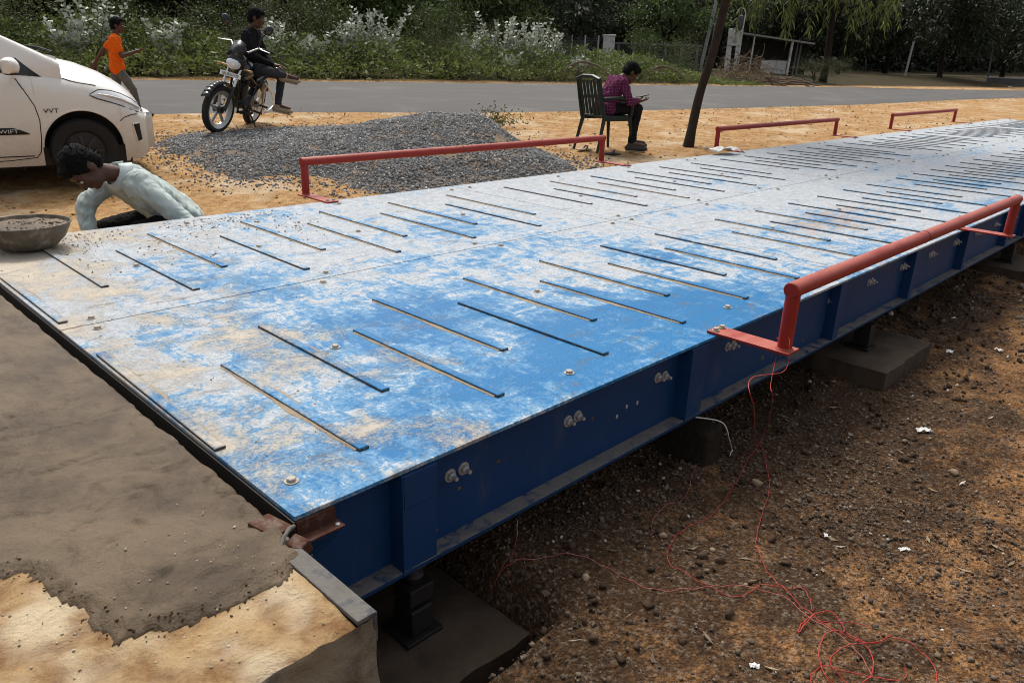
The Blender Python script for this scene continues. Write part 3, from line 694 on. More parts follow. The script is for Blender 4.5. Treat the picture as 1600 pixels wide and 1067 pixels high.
# ================================================================== LOOSE GROUND COVER
def on_y(px, py, y):
    d = ray(px, py); t = (y-CAM[1])/d[1]; return CAM + t*d
def not_pad(x, y):
    a = (x > -.05) & (x < .60) & (y > -.17); b = (x > 3.1) & (x < 3.86) & (y > -.19); c = (x > 6.05) & (x < 6.8) & (y > -.19); d = (x < -.02) & (y > -.36)
    return ~(a | b | c | d)
def scatter_pit(n, x0, x1, y0, y1, smin, smax, pw=2.0, thr=-.2):
    x = RNG.uniform(x0, x1, n); y = RNG.uniform(y0, y1, n)
    k = not_pad(x, y) & (fbm(x, y, 3, 1.4)+RNG.normal(0, .25, n) > thr); x, y = x[k], y[k]
    s = smin + (smax-smin)*RNG.random(len(x))**pw
    return np.column_stack([x, y, ground_z(x, y)+s*.25]), s
P1, S1 = scatter_pit(17000, -.1, 2.6, -1.25, .35, .0018, .0085, 2.6)
P2, S2 = scatter_pit(12500, 1.2, 6.5, -1.7, .4, .0025, .0115, 2.6)
P3, S3 = scatter_pit(2600, 3.5, 13, -3, .3, .006, .03, 2.5)
pebbles('pit_gravel', np.concatenate([P1, P2, P3]), np.concatenate([S1, S2, S3]), M['pit_pebble'], 'brown and grey pebbles and clods strewn over the dug soil')
# dark clods along the cut bank and under the girder
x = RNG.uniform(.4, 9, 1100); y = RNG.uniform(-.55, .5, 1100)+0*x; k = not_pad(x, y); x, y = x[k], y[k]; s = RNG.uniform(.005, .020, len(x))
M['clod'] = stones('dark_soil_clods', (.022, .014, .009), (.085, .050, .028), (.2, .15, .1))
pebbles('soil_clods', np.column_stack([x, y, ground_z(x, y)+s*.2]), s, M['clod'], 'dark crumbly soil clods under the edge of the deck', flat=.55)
n = 330; x = RNG.uniform(.5, 7, n); y = RNG.uniform(-1.6, .1, n); k = not_pad(x, y); x, y = x[k], y[k]; n = len(x)
a_ = RNG.uniform(0, 2*PI, n); Lq = RNG.uniform(.012, .06, n); wq = np.where(RNG.random(n) < .6, .0016, .012); dq = np.column_stack([np.cos(a_), np.sin(a_)]); pq = np.column_stack([-dq[:, 1], dq[:, 0]])
def _c(s, t): q = np.column_stack([x, y])+dq*(Lq*s)[:, None]+pq*(wq*t)[:, None]; return np.column_stack([q, ground_z(q[:, 0], q[:, 1])+.004+.006*abs(s)])
V = np.stack([_c(-.5, 0), _c(0, -.5), _c(.5, 0), _c(0, .5)], 1).reshape(-1, 3)
M['twig'] = stones('dry_twigs_and_leaves', (.05, .035, .02), (.36, .28, .17), (.5, .45, .36))
tag(obj_of('twig_litter', fast_mesh('twig_litter', V, np.arange(4*n).reshape(n, 4), M['twig'])), 'dry twigs and leaf bits strewn over the dug soil', kind='stuff')
# a few stones big enough to be things
stone_m = simple('pale_field_stone', (.30, .22, .14), .9, 0, .35, 30, .5, .006, .2)
def stone(px, py, r, label, mat=stone_m, name='stone'):
    p = on_ground(px, py); m = MB().sphere((0, 0, r*.35), (r, r*.8, r*.65), 12)
    v = m.v[0]; v += (.22*r*np.stack([fbm(v[:, 0]*30+i*7+px, v[:, 1]*30+v[:, 2]*22, 2, 1.3) for i in range(3)], 1))
    o = m.build(name, mat, None, smooth=True, sharp=25); o.location = p; tag(o, label, 'stone', 'single stones on the dug soil'); o.rotation_euler = (0, 0, px); return o
stone(1183, 757, .020, 'ochre fist sized stone between the two red wires below the rail')
stone(1036, 838, .014, 'small ochre stone inside the bend of the red wire')
stone(1062, 733, .010, 'small pale stone below the middle of the girder')
stone(915, 905, .015, 'rounded brown stone left on the soil under the long red wire')
stone(1165, 915, .008, 'tiny pale stone touching the red wires')
stone(1113, 860, .010, 'small white stone in the open soil between two wires')
stone(1490, 740, .020, 'flat tan stone below the white scrap at the right')
# crumbs swept into the corner of the deck
x = RNG.uniform(.03, 1.9, 5200); y = 2.93-np.abs(RNG.normal(0, .33, 5200)); k = (y > 1.55) & (x < 1.75-.25*RNG.random(5200)) & (fbm(x, y, 3, 3.2)+RNG.normal(0, .22, 5200) > .05)
x, y = x[k], y[k]; s = .0012+.0056*RNG.random(len(x))**5
pebbles('deck_crumbs', np.column_stack([x, y, s*.35]), s, M['crumb'], 'crumbs of cement and sand spilled on the far corner of the deck')
x = RNG.uniform(.01, 1.1, 700); y = RNG.uniform(.15, 1.6, 700); k = fbm(x, y, 3, 4)+.35*ss(.5, .05, x) > .12
x, y = x[k], y[k]; s = .001+.0026*RNG.random(len(x))**3
pebbles('deck_grit', np.column_stack([x, y, s*.35]), s, M['crumb'], 'fine grit on the near end of the deck')
# lumps in the sand beyond the deck
x = RNG.uniform(-.5, 22, 9000); y = RNG.uniform(3.15, 10.8, 9000); k = (y < road_near(x)-.1) & (fbm(x, y, 3, 1.1)+RNG.normal(0, .2, 9000) > .0)
x, y = x[k], y[k]; s = .004+.020*RNG.random(len(x))**4
M['sandlump'] = stones('sandy_lumps', (.16, .085, .035), (.50, .31, .15), (.62, .55, .45))
pebbles('sand_lumps', np.column_stack([x, y, ground_z(x, y)+s*.15]), s, M['sandlump'], 'lumps of dry orange earth beyond the deck')

# ------------------------------------------------------------------ gravel heap
gp = [on_ground(*q, fn=ground_smooth)[:2] for q in [(238, 224), (300, 209), (430, 201), (560, 198), (690, 196), (765, 200), (800, 226), (880, 250), (912, 266), (890, 274), (760, 287), (640, 301), (575, 304), (520, 285), (440, 276), (380, 280), (330, 264), (290, 243)]]
gp = np.array(gp)
pk = on_ground(700, 232, fn=ground_smooth); pk2 = on_ground(520, 238, fn=ground_smooth); pk3 = on_ground(775, 222, fn=ground_smooth); pk4 = on_ground(640, 275, fn=ground_smooth)
def inpoly(x, y, P):
    c = np.zeros(np.shape(x), bool); j = len(P)-1
    for i in range(len(P)):
        xi, yi, xj, yj = *P[i], *P[j]
        c ^= ((yi > y) != (yj > y)) & (x < (xj-xi)*(y-yi)/(yj-yi+1e-12)+xi); j = i
    return c
def pdist(x, y, P):
    d = np.full(np.shape(x), 1e9)
    for a, b in zip(P, np.roll(P, -1, 0)):
        e = b-a; t = np.clip(((x-a[0])*e[0]+(y-a[1])*e[1])/(e@e), 0, 1); d = np.minimum(d, np.hypot(x-a[0]-t*e[0], y-a[1]-t*e[1]))
    return np.where(inpoly(x, y, P), d, -d)
def heap_h(x, y):
    g = lambda p, s, h: h*np.exp(-((x-p[0])**2+(y-p[1])**2)/(2*s*s))
    d = pdist(x, y, gp) + .12*fbm(x, y, 3, 2.2)
    h = g(pk, .80, .34) + g(pk2, .8, .11) + g(pk3, .35, .14) + g(pk4, .6, .06) + .03 + .03*fbm(x, y, 3, 2.5)
    return np.where(d > -.15, h*ss(-.12, .5, d)-.02*ss(.1, -.1, d), -.06)
x0, y0 = gp.min(0)-.3; x1, y1 = gp.max(0)+.3
V, Q = grid_mesh(np.arange(x0, x1, .04), np.arange(y0, y1, .04), lambda x, y: ground_smooth(x, y)+heap_h(x, y)+.012*fbm(x, y, 2, 14))
M['heapbase'] = concrete_mat('gravel_dust', (.07, .065, .06), (.15, .135, .12), (.24, .16, .09), 9, .8, .02, .95)
heap = obj_of('gravel_heap', fast_mesh('gravel_heap', V, Q, M['heapbase'], True)); tag(heap, 'heap of grey crushed stone beside the road behind the longest far rail', kind='stuff')
x = RNG.uniform(x0, x1, 80000); y = RNG.uniform(y0, y1, 80000); d = pdist(x, y, gp)+.12*fbm(x, y, 3, 2.2); bare = fbm(x+30, y, 3, 1.1)
k = (d+RNG.normal(0, .12, len(x)) > .03) & (bare+RNG.normal(0, .12, len(x)) < .40); x, y = x[k], y[k]
s = RNG.uniform(.007, .0165, len(x))
gs = pebbles('crushed_stone', np.column_stack([x, y, ground_smooth(x, y)+heap_h(x, y)+s*.2]), s, M['gravel']); gs.parent = heap
x = RNG.normal(0, 1.0, 5200)+RNG.choice(gp[:, 0], 5200); y = RNG.normal(0, .28, 5200)+np.interp(x, np.sort(gp[:, 0]), gp[np.argsort(gp[:, 0]), 1]); 
ii = RNG.integers(0, len(gp), 3600); t = RNG.random(3600)[:, None]; b = gp[ii]*(1-t)+gp[(ii+1) % len(gp)]*t + RNG.normal(0, .26, (3600, 2)); b = b[b[:, 1] > 3.2]
s = RNG.uniform(.007, .017, len(b)); g2 = pebbles('stray_stone', np.column_stack([b, ground_z(b[:, 0], b[:, 1])+s*.3]), s, M['gravel']); g2.parent = heap

# ================================================================== WIRES, SCRAPS
M['wire'] = simple('red_wire_insulation', (.42, .028, .024), .6, 0, .25, 40, .1, .002, .3, dirt=(.36, .17, .12), dirtamt=.8)
M['whitewire'] = simple('white_cord', (.75, .74, .70), .7, 0, .1, 40)
M['wirepale'] = simple('dusty_red_wire', (.42, .10, .08), .7, 0, .3, 40, dirt=(.45, .30, .25), dirtamt=.8)
def spline(pts, n=8):
    P = np.array(pts, float); P = np.vstack([2*P[0]-P[1], P, 2*P[-1]-P[-2]]); out = []
    for i in range(1, len(P)-2):
        for t in np.linspace(0, 1, n, endpoint=False):
            a, b, c, d = P[i-1:i+3]
            out.append(.5*((2*b)+(-a+c)*t+(2*a-5*b+4*c-d)*t*t+(-a+3*b-3*c+d)*t**3))
    out.append(P[-2]); return np.array(out)
def wire(name, air, gpx, r, mat, label, group=None, lift=.004):
    G = [on_ground(*q) for q in gpx]
    pts = [np.array(a) for a in air] + G
    c = spline(pts, 9)
    na = len(air)*9 if air else 0
    z = ground_z(c[:, 0], c[:, 1])+r+.002+lift*(.8+.8*np.abs(perlin(np.arange(len(c))*.13, np.full(len(c), gpx[0][0]*.37))))
    c[:, 2] = np.where(np.arange(len(c)) < na, np.maximum(c[:, 2], z), z)
    c[:, :2] += .0025*np.stack([perlin(np.arange(len(c))*.35, np.full(len(c), .3+gpx[0][1])), perlin(np.arange(len(c))*.35, np.full(len(c), 7.7+gpx[0][0]))], 1)
    o = MB().tube(c, r*.68, 6).build(name, mat, None, smooth=True, sharp=80)
    return tag(o, label, 'wire', group)
WG = 'loose red wires on the soil'
wire('red_wire', [(1.75, -.19, .030), (1.71, -.245, .062), (1.665, -.275, .045), (1.635, -.285, -.03), on_y(1173, 592, -.29), on_y(1178, 640, -.32)], [(1183, 700), (1197, 735), (1201, 768), (1192, 800), (1183, 830), (1182, 858), (1194, 888), (1226, 922), (1262, 958), (1300, 985), (1345, 1004)], .0019, M['wire'], 'red wire draped over the rail base plate and dropping straight to the soil', WG)
wire('red_wire', [(1.74, -.205, -.004), on_y(1204, 600, -.262), on_y(1207, 622, -.28)], [(1198, 668), (1186, 694), (1168, 720), (1150, 756), (1131, 786), (1104, 813), (1070, 830), (1052, 845), (1043, 865), (1048, 886), (1082, 906), (1124, 927), (1166, 931), (1190, 916), (1222, 921), (1250, 921), (1263, 936), (1269, 958)], .0017, M['wire'], 'red wire hanging under the rail plate and curving left in a wide bend', WG)
wire('red_wire', [on_y(808, 812, .0), on_y(807, 840, -.03)], [(797, 875), (778, 903), (762, 932)], .0015, M['wirepale'], 'short red wire hanging from the girder down to the pad edge', WG)
wire('red_wire', [], [(778, 903), (800, 882), (850, 874), (900, 870), (950, 890), (1000, 918), (1040, 926), (1100, 920), (1140, 917), (1180, 922), (1216, 932), (1250, 957), (1270, 972), (1296, 985), (1330, 1012), (1352, 1040), (1362, 1062)], .0016, M['wirepale'], 'long dusty red wire running right from the muddy pad to the tangle', WG)
wire('red_wire', [], [(1268, 965), (1252, 978), (1247, 992), (1262, 973), (1280, 961), (1302, 963), (1318, 990), (1290, 994), (1279, 1018), (1281, 1044), (1296, 1068), (1330, 1080), (1358, 1062), (1362, 1032), (1346, 1006), (1322, 992)], .0021, M['wire'], 'bright red wire wound in the largest loop of the tangle', WG, .006)
wire('red_wire', [], [(1390, 998), (1362, 1009), (1325, 1012), (1300, 1028), (1297, 1044), (1312, 1062), (1335, 1078)], .0019, M['wire'], 'bright red wire forming the small inner loop of the tangle', WG, .008)
wire('red_wire', [], [(1268, 1080), (1266, 1060), (1280, 1046), (1306, 1049), (1345, 1058), (1392, 1066), (1414, 1062), (1411, 1046)], .0019, M['wire'], 'red wire lying lowest at the foot of the tangle', WG, .005)
wire('red_wire', [], [(1335, 1004), (1365, 1009), (1386, 999), (1412, 1004), (1432, 1016), (1452, 1034), (1462, 1056), (1460, 1085)], .0017, M['wire'], 'red wire tail curving down to the right of the tangle', WG)
wire('red_wire', [], [(1280, 972), (1310, 976), (1340, 977), (1364, 983)], .0016, M['wire'], 'short straight red wire end pointing right above the tangle', WG)
wire('red_wire', [], [(1123, 722), (1100, 722), (1086, 732), (1079, 752), (1077, 765), (1055, 788), (1035, 797), (1020, 815), (1018, 838)], .0013, M['wirepale'], 'thin dull red wire curving through the soil left of the white cord', WG)
wire('hanging_cord', [(1.615, .01, -.30), on_y(1128, 660, -.03), on_y(1139, 684, -.045)], [(1144, 706), (1140, 716)], .0034, M['whitewire'], 'white cord hanging from the girder beside the dark stone block')
M['paper'] = simple('crumpled_paper', (.72, .71, .68), .8, 0, .12, 25, .4, .004)
def scrap(px, py, w, h, lift, label, rz, name='paper_scrap', mat=None, z=None, n=12, cat='litter', group='white scraps of litter'):
    p = on_ground(px, py) if z is None else on_z(px, py, z)
    if cat == 'litter' and px > 1000: w, h, lift = w*.72, h*.72, lift*.7
    X = np.linspace(-w/2, w/2, n); Y = np.linspace(-h/2, h/2, n); sdd = px*.013
    V, Q = grid_mesh(X, Y, lambda a, b: lift*(.55+.9*np.abs(perlin(a/w*2.3+sdd, b/h*2.3)) - 1.3*np.abs(a/w)*np.abs(b/h)) + .25*lift*perlin(a/w*6, b/h*6+sdd))
    V[:, 0] += .16*w*perlin(V[:, 1]/h*2+sdd, V[:, 0]/w*2); V[:, 1] += .2*h*perlin(V[:, 0]/w*2+sdd+9, V[:, 1]/h*2)
    o = obj_of(name, fast_mesh(name, V, Q, mat or M['paper'], False)); o.location = p+np.array([0, 0, .002]); o.rotation_euler = (0, 0, rz)
    s = o.modifiers.new('thickness', 'SOLIDIFY'); s.thickness = .0012
    return tag(o, label, cat, group)
scrap(1442, 676, .085, .045, .035, 'largest white scrap, lying on the orange soil at the right', -.9)
scrap(1412, 860, .050, .020, .014, 'folded white paper scrap on dark soil in the lower right', -.7)
scrap(1483, 552, .06, .045, .03, 'crumpled white scrap touching the corner of the thick concrete block', .3)
scrap(1560, 550, .06, .04, .035, 'white crumpled scrap farthest right on the soil', 1.0)
scrap(1290, 838, .03, .018, .012, 'greenish white leaf-like scrap in the middle of the soil', .5)
scrap(1178, 1044, .034, .022, .02, 'pale curled scrap near the bottom edge left of the wire tangle', -1.0)
scrap(1490, 498, .05, .02, .015, 'thin white scrap higher up near the far rail post', -.3)
rag = scrap(1128, 241, .34, .20, .09, 'dirty white rag lying at the foot of the second far rail post', -.4, 'white_rag', simple('rag_cloth', (.68, .67, .63), .95, 0, .25, 20), z=0, n=16, cat='rag', group=None)
st = on_z(345, 1000, -.01)
for (px, py, ang, L, lab, mt) in ((311, 924, 1.25, .018, 'small dark splinter standing in the wet mortar', 'darksteel'), (338, 878, -.55, .030, 'pale thin straw lying in the shaded wet mortar', 'paper')):
    p = on_z(px, py, -.006); m = MB().tube([(-L/2, 0, 0), (0, .001, .0006), (L/2, 0, 0)], .0011, 6); o = m.build('splinter', M[mt], None); o.location = p; o.rotation_euler = (0, 0, ang); tag(o, lab, 'splinter')

# ------------------------------------------------------------------ mortar pan
bp = on_z(38, 384, 0)
pan = thing('mortar_pan', 'round metal head pan heaped with grey mortar on the far corner of the deck', 'pan', (.245, 2.755, .0008))
M['panmetal'] = simple('cement_stained_metal', (.15, .125, .095), .75, .25, .4, 18, .4, .003, .3, dirt=(.34, .29, .22), dirtamt=.8)
m = MB().lathe([(.0005, .0), (.07, .002), (.115, .018), (.155, .058), (.178, .105), (.183, .122), (.190, .124), (.191, .120), (.186, .117), (.181, .104), (.158, .056), (.118, .015), (.072, -.0006), (.0005, -.0007)][::-1], 40)
m.build('pan_shell', M['panmetal'], pan, smooth=True)
a = np.linspace(0, 2*PI, 41)[:-1]; rr = np.concatenate([np.linspace(.004, .174, 22)])
A, Rr = np.meshgrid(a, rr); X, Y = Rr*np.cos(A), Rr*np.sin(A)
Z = .104 + .016*(1-(Rr/.18)**2) + .010*fbm(X, Y, 4, 16)*ss(.18, .15, Rr)
V = np.stack([X.ravel(), Y.ravel(), Z.ravel()], 1); n = 40; i = np.arange(21)[:, None]*n; j = np.arange(n)[None]
Q = np.stack([(i+j).ravel(), (i+(j+1) % n).ravel(), (i+n+(j+1) % n).ravel(), (i+n+j).ravel()], 1)
obj_of('mortar_fill', fast_mesh('mortar_fill', V, Q, M['mortar'], True), pan)
x, y = RNG.normal(0, .075, (2, 260)); k = np.hypot(x, y) < .165; x, y = x[k], y[k]; s = RNG.uniform(.002, .007, len(x))
q = pebbles('mortar_lumps', np.column_stack([x, y, .118-(np.hypot(x, y)/.18)**2*.014]), s, M['mortar'], ico=True); q.parent = pan


# ================================================================== PEOPLE
def blob(name, mb, mat, parent, vox=.010, it=4, amp=0, scale=10, wrink=None):
    me = mb.mesh(name+'_raw'); o = bpy.data.objects.new(name, me); COL.objects.link(o)
    r = o.modifiers.new('r', 'REMESH'); r.mode = 'VOXEL'; r.voxel_size = vox
    s = o.modifiers.new('s', 'SMOOTH'); s.factor = .5; s.iterations = it
    dg = bpy.context.evaluated_depsgraph_get(); me2 = bpy.data.meshes.new_from_object(o.evaluated_get(dg))
    o.modifiers.clear(); o.data = me2; bpy.data.meshes.remove(me); me2.name = name
    nv = len(me2.vertices); co = np.zeros(nv*3); no = np.zeros(nv*3); me2.vertices.foreach_get('co', co); me2.vertices.foreach_get('normal', no)
    co = co.reshape(-1, 3); no = no.reshape(-1, 3)
    if amp:
        sdx = (len(name)*3.7 + co[0, 0]) % 11
        n1 = perlin(co[:, 0]*scale+co[:, 1]*scale*.6+sdx, co[:, 2]*scale*1.5+co[:, 1]*scale*.5) + .5*perlin(co[:, 0]*scale*2.2+3+sdx, co[:, 2]*scale*3.1+co[:, 1]*scale*2)
        n2 = perlin(co[:, 0]*scale*.9+co[:, 2]*scale*.5+sdx+5, co[:, 2]*scale*.7-co[:, 0]*scale*.9+co[:, 1]*scale); crease = np.maximum(0, .30-np.abs(n2))/.30
        co = co + no*(amp*(n1 - .25*np.abs(n1) + .55*crease - .3))[:, None]
    me2.vertices.foreach_set('co', co.ravel()); me2.polygons.foreach_set('use_smooth', np.ones(len(me2.polygons), bool)); me2.update()
    me2.materials.clear(); me2.materials.append(mat); o.parent = parent; return o
def v3(*a): return np.array(a, float)
def unit(a): a = np.array(a, float); return a/(np.linalg.norm(a)+1e-12)
def frame(f, up=(0, 0, 1)):
    f = unit(f); l = unit(np.cross(up, f)); return f, l, np.cross(f, l)
M['skin'] = simple('brown_skin', (.090, .041, .024), .55, 0, .15, 20, .1, .002, .4)
M['hair'] = simple('black_hair', (.006, .0055, .0055), .75, 0, .4, 60, .8, .01, .15)
M['dark'] = simple('dark_void', (.006, .006, .006), .8)
M['eyewhite'] = simple('eye_white', (.55, .52, .48), .3, 0, .05)
M['lip'] = simple('lip_skin', (.11, .04, .032), .5, 0, .1)
M['sole'] = simple('pale_shoe_sole', (.42, .33, .22), .7, 0, .25, 20)
M['shoe'] = simple('dark_shoe', (.05, .045, .042), .6, 0, .3, 20)
def hand(mb, wr, d, palm_n, s=1.0, curl=.35, side=1):
    d = unit(d); n = unit(np.array(palm_n)-d*(np.array(palm_n)@d)); a = np.cross(d, n)*side
    R = np.array([d, np.cross(d, n), n]).T
    mb.sphere(wr+d*.045*s, (.05*s, .040*s, .016*s), 12, R)
    mb.capsule(wr-d*.01, wr+d*.03*s, .022*s, .024*s, 10)
    for k, (off, L) in enumerate(((.028, .066), (.010, .078), (-.010, .072), (-.028, .056))):
        b = wr+d*.078*s+a*off*s; m1 = b+unit(d*math.cos(curl*.5)+n*math.sin(curl*.5))*L*.5*s; e = m1+unit(d*math.cos(curl*1.6)+n*math.sin(curl*1.6))*L*.5*s
        mb.capsule(wr+d*.05*s+a*off*.9*s, b, .0105*s, .0098*s, 8); mb.capsule(b, m1, .0096*s, .009*s, 8); mb.capsule(m1, e, .009*s, .0078*s, 8)
    b = wr+d*.02*s+a*.026*s; m1 = b+unit(d*.7+a*.8+n*.2)*.035*s; e = m1+unit(d*1.0+a*.25+n*.35)*.03*s
    mb.capsule(b, m1, .013*s, .011*s, 8); mb.capsule(m1, e, .011*s, .009*s, 8)
def head(parent, body, hc, f, s=1.0, up=(0, 0, 1), hairbump=.006):
    f, l, u = frame(f, up); R = np.array([f, l, u]).T
    P = lambda a, b, c: hc+(f*a+l*b+u*c)*s
    body.sphere(P(0, 0, .02), np.array([.096, .075, .098])*s, 16, R); body.sphere(P(.030, 0, -.055), np.array([.062, .055, .062])*s, 14, R)
    body.sphere(P(.068, 0, -.088), np.array([.026, .030, .022])*s, 10, R)                      # chin
    body.capsule(P(.085, 0, .008), P(.108, 0, -.032), .010*s, .014*s, 8); body.sphere(P(.098, 0, -.034), np.array([.016, .020, .011])*s, 8, R)
    body.capsule(P(.080, -.034, .026), P(.080, .034, .026), .013*s, .013*s, 8)                   # brow
    body.capsule(P(.078, -.02, -.060), P(.078, .02, -.060), .012*s, .012*s, 8)                   # mouth mound
    for k in (-1, 1):
        body.sphere(P(-.008, .076*k, -.008), np.array([.022, .010, .034])*s, 10, R); body.sphere(P(.06, .042*k, -.02), np.array([.026, .022, .024])*s, 8, R)
    for k in (-1, 1):
        e = MB().sphere(P(.0865, .031*k, .004), np.array([.010, .013, .008])*s, 8, R).build('eye', M['eyewhite'], parent, smooth=True)
        MB().sphere(P(.0945, .031*k, .004), np.array([.004, .006, .0065])*s, 8, R).build('pupil', M['dark'], e, smooth=True)
        MB().capsule(P(.094, .016*k, .024), P(.086, .047*k, .026), .0045*s, .0035*s, 6).build('eyebrow', M['hair'], parent, smooth=True)
    MB().capsule(P(.091, -.021, -.060), P(.091, .021, -.060), .0055*s, .0055*s, 8).build('mouth', M['lip'], parent, smooth=True)
    h = MB(); h.sphere(P(-.014, 0, .046), np.array([.100, .084, .088])*s, 16, R); h.sphere(P(-.045, 0, .0), np.array([.066, .078, .085])*s, 14, R); h.sphere(P(.055, 0, .085), np.array([.045, .062, .032])*s, 12, R)
    for k in (-1, 1): h.sphere(P(.012, .070*k, .035), np.array([.040, .016, .045])*s, 10, R)
    ho_ = blob('hair', h, M['hair'], parent, .008*s, 3, hairbump, 40)
    me = ho_.data; nv = len(me.vertices); co = np.zeros(nv*3); no = np.zeros(nv*3); me.vertices.foreach_get('co', co); me.vertices.foreach_get('normal', no); co = co.reshape(-1, 3); no = no.reshape(-1, 3)
    ii = RNG.integers(0, nv, 900); dd = no[ii]*.55+RNG.normal(0, .45, (900, 3))-f*.25-u*.35; dd /= np.linalg.norm(dd, axis=1)[:, None]; sd_ = np.cross(dd, no[ii]); sd_ /= np.linalg.norm(sd_, axis=1)[:, None]+1e-9
    L_ = RNG.uniform(.014, .032, 900)[:, None]*s; VV = np.stack([co[ii]-sd_*.0022*s, co[ii]+sd_*.0022*s, co[ii]+dd*L_], 1).reshape(-1, 3)
    lk = obj_of('hair_locks', fast_mesh('hair_locks', VV, np.arange(2700).reshape(-1, 3), M['hair']), ho_); lk['kind'] = 'stuff'
def human(label, loc, rz, J, shirt, trousers, group=None, sleeve=1.0, s=1.0, hands=None, face=(1, 0, -.2), shoe=None, girth=1.0, collar=False, name='person', headup=(0, 0, 1), wr_=.011):
    t = thing(name, label, 'person', loc, rz, group); J = {k: np.array(v, float) for k, v in J.items()}
    shoe = shoe or M['shoe']; hands = hands or {}
    g = s*girth
    def torso(mb, k, low=0.0):
        pl, ch = J['pelvis'], J['chest']
        for a in 'LR':
            hp = pl+(J['hip'+a]-pl)*.75; sh = ch+(J['sh'+a]-ch)*.62; mid = (hp+sh)/2+(pl+ch-hp-sh)*.06
            mb.capsule(hp, mid, .105*k*g, .098*k*g, 14); mb.capsule(mid, sh, .098*k*g, .092*k*g, 14); mb.capsule(sh, J['sh'+a], .080*k*g, .062*k*g, 12)
        mb.capsule(pl, (pl+ch)/2, .118*k*g, .110*k*g, 14); mb.capsule((pl+ch)/2, ch, .110*k*g, .095*k*g, 14)
    body = MB(); torso(body, .78)
    body.capsule(J['chest'], J['neck'], .060*s, .050*s, 12); body.capsule(J['neck'], J['head']-.03*s*unit(np.array(headup)), .050*s, .050*s, 12)
    for a in 'LR':
        body.capsule(J['sh'+a], J['el'+a], .042*g, .036*g); body.capsule(J['el'+a], J['wr'+a], .037*g, .026*g)
        hd = hands.get(a, {}); hand(body, J['wr'+a], hd.get('d', J['wr'+a]-J['el'+a]), hd.get('n', (0, 0, -1)), s, hd.get('curl', .4), hd.get('side', 1 if a == 'R' else -1))
        body.capsule(J['hip'+a], J['kn'+a], .068*g, .048*g); body.capsule(J['kn'+a], J['an'+a], .050*g, .033*g)
        fd = unit(J['to'+a]-J['an'+a]); body.capsule(J['an'+a], J['to'+a], .034*s, .026*s)
    head(t, body, J['head'], face, s, headup)
    blob('body', body, M['skin'], t, .009*s, 2)
    sh = MB(); torso(sh, 1.0)
    sh.capsule(J['chest'], J['chest']+(J['neck']-J['chest'])*.55, .085*s, .062*s, 12)
    sh.capsule(J['hipL']*.85+J['pelvis']*.15, J['hipR']*.85+J['pelvis']*.15, .122*g, .122*g, 14)
    for a in 'LR':
        e1 = J['sh'+a]+(J['el'+a]-J['sh'+a])*min(1, sleeve)
        sh.capsule(J['sh'+a], e1, .062*g, .052*g if sleeve >= 1 else .062*g)
        if sleeve > 1: sh.capsule(J['el'+a], J['el'+a]+(J['wr'+a]-J['el'+a])*(sleeve-1), .051*g, .037*g)
    so = blob('shirt', sh, shirt, t, .010*s, 3, wr_*s, 13)
    tr = MB(); pl = J['pelvis']; tr.capsule(J['hipL']*.8+pl*.2, J['hipR']*.8+pl*.2, .108*g, .108*g, 14); tr.capsule(pl, pl+unit(J['chest']-pl)*.07*s, .112*g, .106*g, 14)
    for a in 'LR':
        tr.capsule(J['hip'+a], J['kn'+a], .086*g, .064*g, 14); tr.capsule(J['kn'+a], J['an'+a]+unit(J['kn'+a]-J['an'+a])*.03, .063*g, .046*g, 12)
    blob('trousers', tr, trousers, t, .010*s, 3, .008*s, 12)
    for a in 'LR':
        an, to = J['an'+a], J['to'+a]; f = unit(to-an*1.0); u = J.get('up'+a, v3(0, 0, 1)); f, l, u = frame(to-an, u); R = np.array([f, l, u]).T
        m = MB(); heel = an-u*.045*s-f*.02*s; m.sphere(heel, np.array([.05, .04, .045])*s, 12, R); m.capsule(an, heel, .042*s, .040*s, 12); m.capsule(heel, to-u*.03*s, .042*s, .036*s, 12); m.sphere(to-u*.03*s, np.array([.06, .044, .034])*s, 12, R)
        so_ = blob('shoe', m, shoe, t, .009*s, 2)
        m = MB(); m.capsule(heel-u*.030*s, to-u*.052*s, .040*s, .038*s, 12); m.v[-1] = m.v[-1]-u[None]*((m.v[-1]-heel)@u+.036*s)[:, None]*.72; m.build('sole', M['sole'], so_, smooth=True)
    return t, J

# --- man on the plastic chair, looking at his phone
M['purple'] = cloth('purple_check_shirt', (.11, .020, .062), .3, 16, (.20, .06, .13))
M['blackjean'] = cloth('black_trousers', (.016, .015, .015), .3, 14)
M['orange'] = cloth('orange_tshirt', (.80, .13, .010), .15, 14)
M['greypants'] = cloth('grey_patterned_trousers', (.13, .13, .12), .4, 20)
M['blackhood'] = cloth('black_sweatshirt', (.013, .013, .015), .3, 12)
M['darkjean'] = cloth('dark_faded_jeans', (.05, .053, .062), .5, 16)
M['mint'] = cloth('pale_mint_work_shirt', (.47, .54, .51), .18, 8, None, .55, .03)
M['collar'] = simple('shirt_collar', (.52, .60, .58), .9)
CH = on_ground(944, 235); CAZ = math.radians(-14); MAZ = math.radians(-27)
M['plastic'] = simple('dark_green_plastic', (.012, .022, .017), .45, 0, .25, 12, .05)
chair = thing('plastic_chair', 'dark green plastic chair with slatted back standing on the sandy verge', 'chair', CH, CAZ)
for (sx, sy) in ((1, 1), (1, -1), (-1, 1), (-1, -1)):
    m = MB(); sp = .05 if sx > 0 else .10
    a = np.array([.20*sx, .215*sy, .42]); b = np.array([.20*sx+sp*sx, .245*sy, 0.0])
    m.tube([b, a*.5+b*.5, a], [.021, .026, .034], 4); m.build('leg', M['plastic'], chair, bevel=.004)
